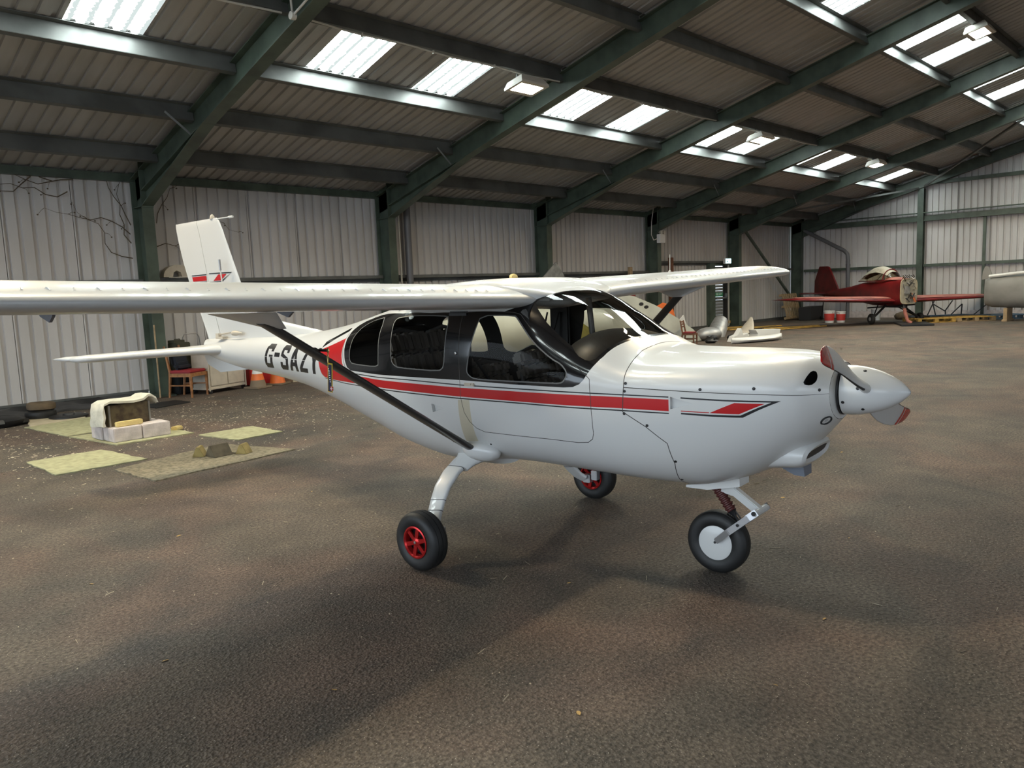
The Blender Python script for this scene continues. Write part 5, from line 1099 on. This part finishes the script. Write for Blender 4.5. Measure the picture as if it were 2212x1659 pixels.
b = MB(); b.prism([(18.15,.0),(18.72,.0),(18.66,.35),(18.47,.70),(18.10,.46)], 11.55, 11.58, lambda p, h: (p[0], h, p[1])); tag(b.build('white_sheet', M['grey_white'], smooth=0), 'small white sheet propped beside the brown chair', 'sheet')
b = MB(); b.box((16.9,12.8,.8),(.9,.5,1.6)); tag(b.build('dark_locker', M['dark'], bevel=.02), 'black locker against the wall behind the red panel', 'locker')
for (x, z) in ((20.55,.6),(17.95,.9)):
    pass
b = MB(); b.box((21.05,13.6,1.19),(.16,.10,2.38)); tag(b.build('timber_post', M['darkwood'], bevel=.006), 'brown timber post against the wall right of the fourth column', 'post')
b = MB(); b.box((18.95,13.65,1.05),(.14,.08,2.1)); tag(b.build('timber_post', M['palewood'], bevel=.006), 'pale timber post left of the fourth column', 'post')

chair('wooden_chair', 'brown wooden slat-back chair beside the heap of fairings', (17.3,10.65,0), math.radians(-165), 'darkwood', 'redvinyl', sc_=.72)
# heap of fairings and cowling pieces
def shell(name, label, loc, rz, L, r, m, arc=PI, taper=.7, rot=None, cat='fairing'):
    b = MB(); ro = []; n = 16
    for th in (0, .018):
        rr = []
        for k in range(9):
            u = k/8; q = (r-th)*(taper+(1-taper)*math.sin(PI*min(1,u*.8+.2)/1.0)); rr.append([(L*(u-.5), q*math.cos(a), q*math.sin(a)) for a in np.linspace((PI-arc)/2,(PI+arc)/2,n)])
        ro.append(rr)
    b.loft(ro[0], cap=False, closed=False); b.loft(ro[1], cap=False, closed=False)
    for k in range(8):
        for e in (0,-1): b.add([ro[0][k][e],ro[0][k+1][e],ro[1][k+1][e],ro[1][k][e]],[(0,1,2,3)])
    for e in (0,-1):
        for j in range(n-1): b.add([ro[0][e][j],ro[0][e][j+1],ro[1][e][j+1],ro[1][e][j]],[(0,1,2,3)])
    o = b.build(name, M[m], smooth=50); tag(o, label, cat, 'loose fairings heaped on the floor'); return at(o, loc, rz, rot)
shell('half_cowling', 'large dull silver half cowling tilted up at the back of the fairing heap', (20.2,11.5,.16), 0, .95, .26, 'silver', PI*.9, .8, (.2,-.55,.3))
shell('half_cowling', 'smaller white half cowling left of the silver one', (19.3,12.1,.10), .6, .6, .22, 'grey_white', PI*.8, .8, (0,-.2,.5))
b = MB(); b.ellipsoid((0,0,.0),(.42,.30,.26),22,12); o = b.build('spat_dome', M['silver']); o.scale=(1,1,.75); tag(o, 'round silver dome fairing in front of the brown chair', 'fairing', 'loose fairings heaped on the floor'); at(o, (18.75,10.95,.16), -.2)
b = MB(); rings = []
for k in range(13):
    u = k/12; x = .95*u; z = .06+.36*max(0,(u-.45)/.55)**1.6; w = .05+.17*math.sin(PI*u)**.8; rings.append([(x,w*math.cos(a),z+.07*math.sin(a)) for a in [2*PI*j/14 for j in range(14)]])
b.loft(rings); o = b.build('curved_fairing', M['creampaint'], smooth=60); tag(o, 'cream curved fairing with its tip hooked upwards', 'fairing', 'loose fairings heaped on the floor'); at(o, (20.3,10.9,.02), .1)
b = MB(); 
b.prism([(0,0),(.70,.0),(.55,.08),(.62,.20),(.42,.15),(.36,.34),(.22,.17),(.08,.14)], -.10, .10, lambda p, h: (p[0], h*(1-p[1]), p[1])); o = b.build('spiked_fairing', M['grey_white'], smooth=20); tag(o, 'white fairing with upright broken points in the middle of the heap', 'fairing', 'loose fairings heaped on the floor'); at(o, (18.35,10.1,0), -.25)
b = MB(); rings = []
for k in range(17):
    u = k/16; x = 1.75*u; w = .14*(1-abs(2*u-1)**6)+.02; rings.append([(x, w*math.cos(a)*1.2+.22*u*u, .075+.10*max(0,u-.75)+ .07*math.sin(a)) for a in [2*PI*j/14 for j in range(14)]])
b.loft(rings); o = b.build('wing_tip_strip', M['grey_white'], smooth=60); tag(o, 'long white curved wing tip lying along the front of the heap', 'fairing', 'loose fairings heaped on the floor'); at(o, (17.75,9.72,0), -.42)
b = MB(); b.loft([[(-.42,-.2,0),(.42,-.2,0),(.42,.2,0),(-.42,.2,0)],[(-.36,-.17,.16),(.36,-.17,.16),(.36,.17,.16),(-.36,.17,.16)],[(-.42,-.15,.26),(.40,-.15,.24),(.40,.15,.24),(-.42,.15,.26)]]); o = b.build('box_fairing', M['grey_white'], smooth=20); tag(o, 'white box-shaped fairing resting behind the long wing tip', 'fairing', 'loose fairings heaped on the floor'); at(o, (19.6,9.75,.0), -.42)
for i, (x, y, s, lb) in enumerate(((18.35,10.62,.12,'left of the white spikes'),(19.05,10.42,.10,'right of the white spikes'),(17.85,10.35,.10,'nearest the brown chair'))):
    b = MB(); b.ellipsoid((0,0,s*.6),(s*1.5,s*1.2,s*.8),12,8,None,0,.4); o = b.build('oily_part', M['dark'], smooth=30); tag(o, 'black oily lump in the fairing heap, ' + lb, 'part', 'black parts in the heap'); at(o, (x,y,0), i)
b = MB(); b.ellipsoid((0,0,.05),(.28,.12,.06),14,8,None,0,.2); o = b.build('green_strip', M['paleg']); tag(o, 'pale green scrap between the black lump and box fairing', 'scrap'); at(o, (19.6,10.35,0), -.3)
# loose timber on the floor before the far wall
for i, (a, c, z, lb) in enumerate((((22.9,13.35),(25.1,11.9),.02,'longest of the left group'),((23.2,13.45),(24.6,12.9),.02,'short one behind in the left group'),((22.3,12.3),(24.3,11.75),.045,'resting across the left group'),((22.5,11.25),(25.0,10.35),.02,'front one of the right group'),((23.3,11.6),(25.3,10.7),.02,'rear one of the right group'),((23.0,11.5),(24.6,10.45),.05,'laid across the right group'))):
    b = MB(); b.bar((a[0],a[1],z),(c[0],c[1],z),.11,.028); tag(b.build('timber_plank', M['yelwood'], smooth=0), 'yellow timber plank on the floor, ' + lb, 'plank', 'yellow planks on the floor')
b = MB(); b.box((22.6,12.62,.10),(.28,.05,.18),RX(-.3)); tag(b.build('yellow_block', M['sponge'], bevel=.006), 'small bright yellow block standing on the left planks', 'block')

# ------------------------------------------------------------ engineless red aircraft at the far end
RA = thing('red_aircraft', 'dusty red low-wing aircraft with its engine removed, parked at the far end', 'aircraft', (26.75,9.05,0), 0, None, (math.radians(-1.2),0,math.radians(-126)))
b = MB(); rings = []
for x, zt, zb_, w, e in ((.98,1.43,.64,.30,.42),(.95,1.43,.63,.305,.42),(.5,1.42,.58,.33,.5),(.0,1.38,.56,.34,.6),(-.6,1.36,.58,.33,.7),(-1.1,1.36,.64,.29,.8),(-2.0,1.22,.74,.20,.9),(-3.0,1.12,.84,.11,1.),(-4.15,1.04,.92,.04,1.)):
    zc = (zt+zb_)/2; rings.append([V(x, w*math.copysign(abs(math.sin(t))**e, math.sin(t)), zc+(zt-zb_)/2*math.copysign(abs(math.cos(t))**e, math.cos(t))) for t in [2*PI*k/28 for k in range(28)]])
b.loft(rings); b.build('fuselage', M['redair'], RA, smooth=50)
b = MB(); rings = []
for x, h_, w in ((.95,.02,.20),(.75,.06,.25),(.45,.10,.28),(.2,.10,.29)): rings.append([V(x, w*math.sin(t), 1.40 + h_*math.cos(t)) for t in np.linspace(-PI/2, PI/2, 15)])
b.loft(rings, cap=False, closed=False); b.build('dusty_deck', M['dust'], RA, smooth=60)
b = MB(); rings = []
for x, h_, w in ((.50,.03,.22),(.30,.24,.28),(.0,.42,.31),(-.3,.49,.31),(-.65,.45,.29),(-1.0,.32,.24),(-1.4,.10,.14)): rings.append([V(x, w*math.sin(t), 1.37 + h_*math.cos(t)) for t in np.linspace(-PI/2, PI/2, 19)])
b.loft(rings, cap=False, closed=False); b.build('canopy', M['canopy'], RA, smooth=70)
b = MB(); rings = []
for x, h_, w in ((.24,.30,.288),(.0,.428,.316),(-.3,.498,.316),(-.65,.458,.296),(-1.0,.326,.246),(-1.36,.12,.15)): rings.append([V(x, w*math.sin(t), 1.372 + h_*math.cos(t)) for t in np.linspace(-PI*.30, PI*.30, 15)])
b.loft(rings, cap=False, closed=False); b.build('canopy_dust_cover', M['cowlgrey'], RA, smooth=70)
b = MB(); b.tube([V(.12, .305*math.sin(t), 1.37+.385*math.cos(t)) for t in np.linspace(-PI/2, PI/2, 17)], .018, 8); b.tube([V(.47,-.22,1.40),V(.12,-.31,1.38),V(-.5,-.305,1.38),V(-1.4,-.14,1.39)], .018, 6); b.tube([V(.47,.22,1.40),V(.12,.31,1.38),V(-.5,.305,1.38),V(-1.4,.14,1.39)], .018, 6); b.build('canopy_frame', M['redair'], RA)
b = MB(); b.tube([V(-.05,-.2,1.3),V(-.25,.0,1.66),V(-.5,.2,1.3)], .018, 6); b.tube([V(-.5,-.2,1.35),V(-.25,.0,1.66)], .014, 6); b.box(V(-.45,0,1.3),(.1,.3,.25)); b.build('cockpit_frame', M['steel'], RA)
b = MB(); pts = [(.285*math.copysign(abs(math.sin(t))**.42, math.sin(t)), 1.035+.39*math.copysign(abs(math.cos(t))**.42, math.cos(t))) for t in [2*PI*k/28 for k in range(28)]]
b.prism(pts, .985, 1.0, lambda p, h: V(h, p[0], p[1])); fw = b.build('firewall', M['cowlgrey'], RA, smooth=0)
b = MB(); b.tube([V(1.0, *q) for q in pts + pts[:1]], .014, 6); b.build('firewall_flange', M['cream'], fw)
for i in range(15):
    p = [V(1.01, rng.uniform(-.22,.18), rng.uniform(.75,1.42))]; 
    for k in range(4): q = p[-1]; p.append((1.01 + rng.uniform(.02,.16), q[1]+rng.uniform(-.11,.11), min(1.5, max(.70, q[2]+rng.uniform(-.17,.15)))))
    b = MB(); b.tube(p, rng.choice((.008,.012,.016)), 6); b.build('loose_cable', M[rng.choice(('dark','dark','steel','rust','orange','dark'))], fw)
for i in range(6):
    a = V(.98, .22-.07*i, 1.42); b = MB(); b.tube([a, (a[0]+.05, a[1]+.03, 1.50), (a[0]+.10, a[1]-.06, 1.53+.02*(i%2))], .012, 6); b.build('loose_hose', M['dark'], fw)
b = MB(); b.box(V(1.05,.10,1.08),(.10,.14,.24)); b.box(V(1.04,-.13,.86),(.08,.10,.12)); b.build('battery_box', M['silver'], fw, bevel=.01)
b = MB(); b.tube([V(1.03,-.08,.86),V(1.10,-.12,.80),V(1.12,-.16,.70)], .03, 8); b.build('orange_hose', M['orange'], fw)
for side in (1, -1):
    b = MB(); rings = []
    for y, le, te, t, z in ((.25,.78,-.62,.20,.74),(1.0,.78,-.62,.19,.755),(2.6,.76,-.60,.165,.80),(3.3,.72,-.58,.14,.82),(3.55,.62,-.60,.11,.825),(3.72,.40,-.62,.07,.825),(3.80,.05,-.62,.03,.825)):
        rings.append([V(le+(te-le)*FU[i], side*y, z+(FC[i]+FT[i]*.9)*t/.11*.11) for i in range(len(FU)-1, -1, -2)] + [V(le+(te-le)*FU[i], side*y, z+(FC[i]*.3-FT[i]*.7)*t/.11*.11) for i in range(1, len(FU)-1, 2)])
    b.loft(rings); b.build('wing', M['redair'], RA, smooth=60)
    b = MB(); rings = []
    for y in (.35,1.5,2.6,3.4): rings.append([V(.70-.8*u, side*y, .80+.012*y+.115*math.sqrt(u)*(1-.3*u)+(-.02 if y > 3 else 0)) for u in np.linspace(0.02,1,8)])
    b.loft(rings, cap=False, closed=False); b.build('wing_dust', M['dust'], RA, smooth=60)
    b = MB(); b.tube([V(.30,side*.28,.60),V(.42,side*.80,.20)], .035, 8); b.tube([V(-.1,side*.28,.60),V(.40,side*.78,.22)], .02, 8); b.build('gear_leg', M['dark'], RA)
    b = MB(); m4 = Matrix.Translation(V(.42,side*.86,.17)) @ Matrix.Rotation(PI/2,4,'X'); b.lathe([(.06,-.05),(.13,-.06),(.17,-.03),(.17,.03),(.13,.06),(.06,.05)], 24, m4); w_ = b.build('main_wheel', M['rubber'], RA)
    b = MB(); b.lathe([(.06,-.052),(.065,.0),(.06,.052),(.0,.055)], 16, m4); b.build('hub', M['alu'], w_)
    b = MB(); rings = []
    for y, le, te in ((.03,-3.25,-3.9),(.8,-3.35,-3.9),(.95,-3.5,-3.88)): rings.append([V(le,side*y,.98),V((le+te)/2,side*y,1.02),V(te,side*y,.98),V((le+te)/2,side*y,.95)])
    b.loft(rings); b.build('tailplane', M['redair'], RA, smooth=30)
b = MB(); b.prism([(-2.75,1.10),(-3.40,1.93),(-3.52,1.98),(-4.05,1.99),(-4.35,1.45),(-4.35,.92),(-3.5,.98)], -.03, .03, lambda p, h: V(p[0], h, p[1])); b.build('fin', M['redair'], RA, bevel=.01)
b = MB(); b.tube([V(-3.7,0,.95),V(-3.85,0,.12)], .02, 8); b.lathe([(.07,-.03),(.07,.03)], 16, Matrix.Translation(V(-3.86,0,.07)) @ Matrix.Rotation(PI/2,4,'X')); b.build('tail_wheel', M['dark'], RA)
b = MB(); b.tube([V(.9,.1,.66),V(.98,.11,.50)], .05, 10); b.tube([V(.98,.11,.50),V(1.02,.10,.35),V(1.10,.07,.12),V(1.20,.0,.04)], [.05,.055,.05,.055], 10, m=1); b.build('exhaust_duct', [M['dark'], M['dust']], RA)
b = MB(); b.box(V(.4,0,.56),(1.0,.10,.08)); b.bar(V(.9,-.3,.62),V(-.6,.3,.50),.07,.05); b.build('keel_frame', M['dark'], RA, smooth=0)
b = MB(); b.box((0,0,.03),(1.7,.9,.05)); o = b.build('drip_tray', M['dark'], bevel=.01); tag(o, 'flat black drip tray on the floor under the red nose', 'tray'); at(o, (26.1,8.05,0), .45)

def pail(label, loc, red, s=1.):
    t = thing('plastic_bucket', label, 'bucket', loc, rng.random()*3, 'white plastic buckets under the red aircraft')
    b = MB(); b.lathe([(.125*s,0),(.15*s,.34*s),(.158*s,.345*s),(.158*s,.365*s),(.142*s,.365*s),(.12*s,.02)], 24); b.build('tub', M['bucket'], t)
    if red: b = MB(); b.lathe([(.1325*s,.07*s),(.1475*s,.28*s)], 24, cap=False); b.lathe([(.1335*s,.07*s),(.1485*s,.28*s)], 24, cap=False); b.build('print_band', M['redpl'], t)
    b = MB(); b.tube([(.15*s*math.cos(a), .02, .33*s-.13*s*math.sin(a)) for a in np.linspace(0, PI, 11)], .006, 6); b.build('handle', M['steel'], t)
    return t
pail('white bucket with a broad red printed band, left of the pair under the red wing', (27.0,11.05,0), True, 1.15); pail('white bucket with a red panel, right of the pair under the red wing', (27.25,10.75,0), True, 1.05); pail('plain white bucket standing alone behind the red landing gear', (28.6,10.05,0), False, 1.1)
t = thing('leaning_pallet', 'grey wooden pallet leaning against the wall behind the red wing tip', 'pallet', (28.9,13.15,0), math.radians(-4), None, (math.radians(-14),0,math.radians(-4)))
for k in range(8): b = MB(); b.box((-.5+.143*k,0,.55),(.085,.02,.98)); b.build('slat', M['palewood'], t, smooth=0)
for z in (.10,.55,1.0): b = MB(); b.box((0,.06,z),(1.15,.09,.09)); b.build('bearer', M['palewood'], t, smooth=0)
b = MB(); b.box((0,0,.25),(1.5,.45,.5)); o = b.build('dark_crate', M['dark'], bevel=.02); tag(o, 'dark crate on the floor beneath the red starboard wing', 'crate'); at(o, (29.1,12.6,0), .1)
def pallet(label, loc, rz, m, m2, z=0):
    t = thing('flat_pallet', label, 'pallet', loc, rz, 'pallets on the floor by the gable wall')
    for k in range(5): b = MB(); b.box((0,-.44+.22*k,.132),(1.2,.125,.022)); b.build('deck_board', M[m], t, smooth=0)
    for sx in (-.54,0,.54):
        b = MB(); b.box((sx,0,.110),(.12,1.0,.022)); b.build('stringer', M[m2], t, smooth=0)
        for sy in (-.43,0,.43): b = MB(); b.box((sx,sy,.06),(.13,.13,.08)); b.build('block', M[m2], t, smooth=0)
    for sy in (-.43,0,.43): b = MB(); b.box((0,sy,.01),(1.2,.11,.02)); b.build('runner', M[m2], t, smooth=0)
    return t
pallet('yellow wooden pallet, left one before the gable wall', (27.45,8.0,0), -.80, 'yelwood', 'yelwood'); pallet('yellow wooden pallet touching the blue pallet', (28.33,7.09,0), -.80, 'yelwood', 'palewood')
pallet('blue wooden pallet behind the yellow pallets', (29.25,7.75,0), -.80, 'bluewood', 'bluewood'); pallet('blue-grey pallet at the right, under the grey hull', (29.55,6.35,0), -.80, 'bluewood', 'bluewood')
b = MB(); b.ellipsoid((0,0,.10),(.42,.34,.17),16,10,None,0,.15); o = b.build('brown_sack', M['soil'], smooth=60); tag(o, 'low brown sack on the floor at the foot of the gable post', 'sack'); at(o, (29.25,9.3,0), .5)
b = MB(); b.ellipsoid((0,0,.08),(.40,.24,.10),16,8,None,0,.2); o = b.build('black_sheet', M['dark'], smooth=50); tag(o, 'black folded sheet between brown sack and trestle', 'sheet'); at(o, (28.85,8.75,0), -.9)
t = thing('metal_trestle', 'black spiky metal trestle lying before the white gable cladding', 'trestle', (29.55,8.35,.0), -1.45)
for a, c in (((-.35,0,.0),(-.1,0,.62)),((-.02,0,.0),(-.18,.05,.66)),((-.12,0,.5),(.25,0,.25)),((.25,0,.0),(.25,0,.30)),((.25,0,.28),(.46,.0,.62)),((.30,.0,.0),(.75,0,.50)),((.75,0,.5),(.72,.02,.05)),((1.05,0,.08),(1.5,0,.50)),((-.35,.1,.02),(.75,.1,.02))):
    b = MB(); b.bar(a, c, .035, .035, (0,1,0)); b.build('angle_bar', M['dark'], t, smooth=0)
# grey hull at the right edge
t = thing('grey_hull', 'weathered grey aircraft hull with open white-edged top at the right edge', 'hull', (28.2,4.05,0), math.radians(90))
b = MB(); rings = []
for x, zt, zb_, w in ((2.55,1.25,.62,.10),(2.50,1.33,.50,.30),(2.30,1.40,.43,.42),(1.6,1.46,.40,.47),(.6,1.50,.38,.50),(-.6,1.50,.40,.48),(-1.8,1.45,.50,.36)):
    zc = (zt+zb_)/2; rings.append([(x, w*math.copysign(abs(math.sin(a))**.7, math.sin(a)), zc+(zt-zb_)/2*math.copysign(abs(math.cos(a))**.7, math.cos(a))) for a in [2*PI*k/26 for k in range(26)]])
b.loft(rings); b.build('hull_shell', M['boat'], t, smooth=60)
b = MB(); b.tube([(2.38,.28,1.40),(1.6,.36,1.475),(.6,.38,1.515),(-.6,.36,1.51)], .05, 8); b.build('white_rim', M['grey_white'], t)
b = MB(); b.prism([(2.30,1.36),(2.62,1.30),(2.60,1.56),(2.54,1.72),(2.44,1.70)], -.02, .02, lambda p, h: (p[0], .1+h, p[1])); b.build('torn_lip', M['boat'], t, bevel=.005)
for x in (1.9, -.4): b = MB(); b.box((x,0,.20),(.10,.7,.42)); b.box((x,0,.03),(.14,.9,.06)); b.build('hull_stand', M['palewood'], t, smooth=0)
b = MB(); b.lathe([(.16,.0),(.17,.006),(.13,.008)], 20, Matrix.Translation((1.2,.485,1.12)) @ Matrix.Rotation(-PI/2,4,'X')); b.build('porthole_ring', M['boat'], t)

# ------------------------------------------------------------ litter on the floor
lf = None
LEAF = [(3.0,2.6,'right of the near main wheel shadow'),(2.7,1.3,'lowest on the right, towards the bottom edge'),(2.05,1.75,'at the bottom edge below the nose wheel'),(1.55,2.6,'in the wing shadow at lower left'),(3.4,1.4,'right of the nose wheel, nearest one'),(4.6,1.75,'just ahead of the nose wheel'),(5.2,2.45,'under the propeller tip'),(5.8,2.95,'beyond the propeller tip, first of three'),(6.3,3.05,'beyond the propeller tip, second of three'),(6.9,2.7,'beyond the propeller tip, farthest of three'),
        (1.30,4.7,'on the bare left floor'),(2.0,5.2,'between the carpet square and the near wheel'),(3.2,5.5,'behind the near main wheel'),(8.6,3.6,'far out on the right'),(1.2,3.4,'at the left end of the wing shadow')]
for (x, y, lb) in LEAF:
    if lf is None:
        b = MB(); b.add([(-.03,0,.002),(-.015,.012,.006),(.01,.014,.010),(.032,.0,.004),(.01,-.013,.003),(-.015,-.011,.002),(0,0,.0055)], [(0,6,1),(1,6,2),(2,6,3),(3,6,4),(4,6,5),(5,6,0)]); lf = b.build('dry_leaf', M['leaf'], fix=False); o = lf
    else: o = lf.copy(); C.objects.link(o)
    s = rng.uniform(.35,.6); at(o, (x, y, .001), rng.random()*6); o.scale = (s,s,s)
    tag(o, 'small curled dry leaf on the tarmac, ' + lb, 'leaf', 'dry leaves scattered on the tarmac')
db = MB()
def bit(x, y, L, w, kind):
    a = rng.random()*PI; h = .0015 + .004*rng.random(); ca, sa = math.cos(a)*L/2, math.sin(a)*L/2; cb, sb = -math.sin(a)*w/2, math.cos(a)*w/2
    db.add([(x-ca-cb,y-sa-sb,.001),(x+ca-cb,y+sa-sb,.001),(x+ca+cb,y+sa+sb,h),(x-ca+cb,y-sa+sb,h)], [(0,1,2,3)])
for k in range(5200):
    q = rng.random()
    if q < .30: x, y = rng.gauss(4.6,1.1), rng.gauss(10.2,1.2)        # drift of flakes behind the tail
    elif q < .42: x, y = rng.gauss(2.2,.5), rng.gauss(9.6,1.2)
    elif q < .60: x, y = rng.gauss(14,5), rng.gauss(8,2)
    elif q < .70: x, y = rng.gauss(5.8,.6), rng.gauss(3.1,.35)
    else: x, y = rng.uniform(.4,9), rng.uniform(.6,8)
    if not (.2 < x < 29 and .4 < y < 12.9) or any(inpoly(np.array([[x, y]]), q_)[0] for q_ in MATP): continue
    s = 1 + .06*math.hypot(x, y); f = 2.2 if q < .42 else 1.0
    if rng.random() < .13: bit(x, y, rng.uniform(.02,.07)*(1.4 if q < .42 else 1), .0022*s, 1)
    else: bit(x, y, rng.uniform(.003,.009)*s*f, rng.uniform(.002,.005)*s*f, 0)
o = db.build('floor_litter', M['straw'], smooth=0, fix=False); tag(o, 'pale flakes and straw scattered over the tarmac', 'litter'); o['kind'] = 'stuff'
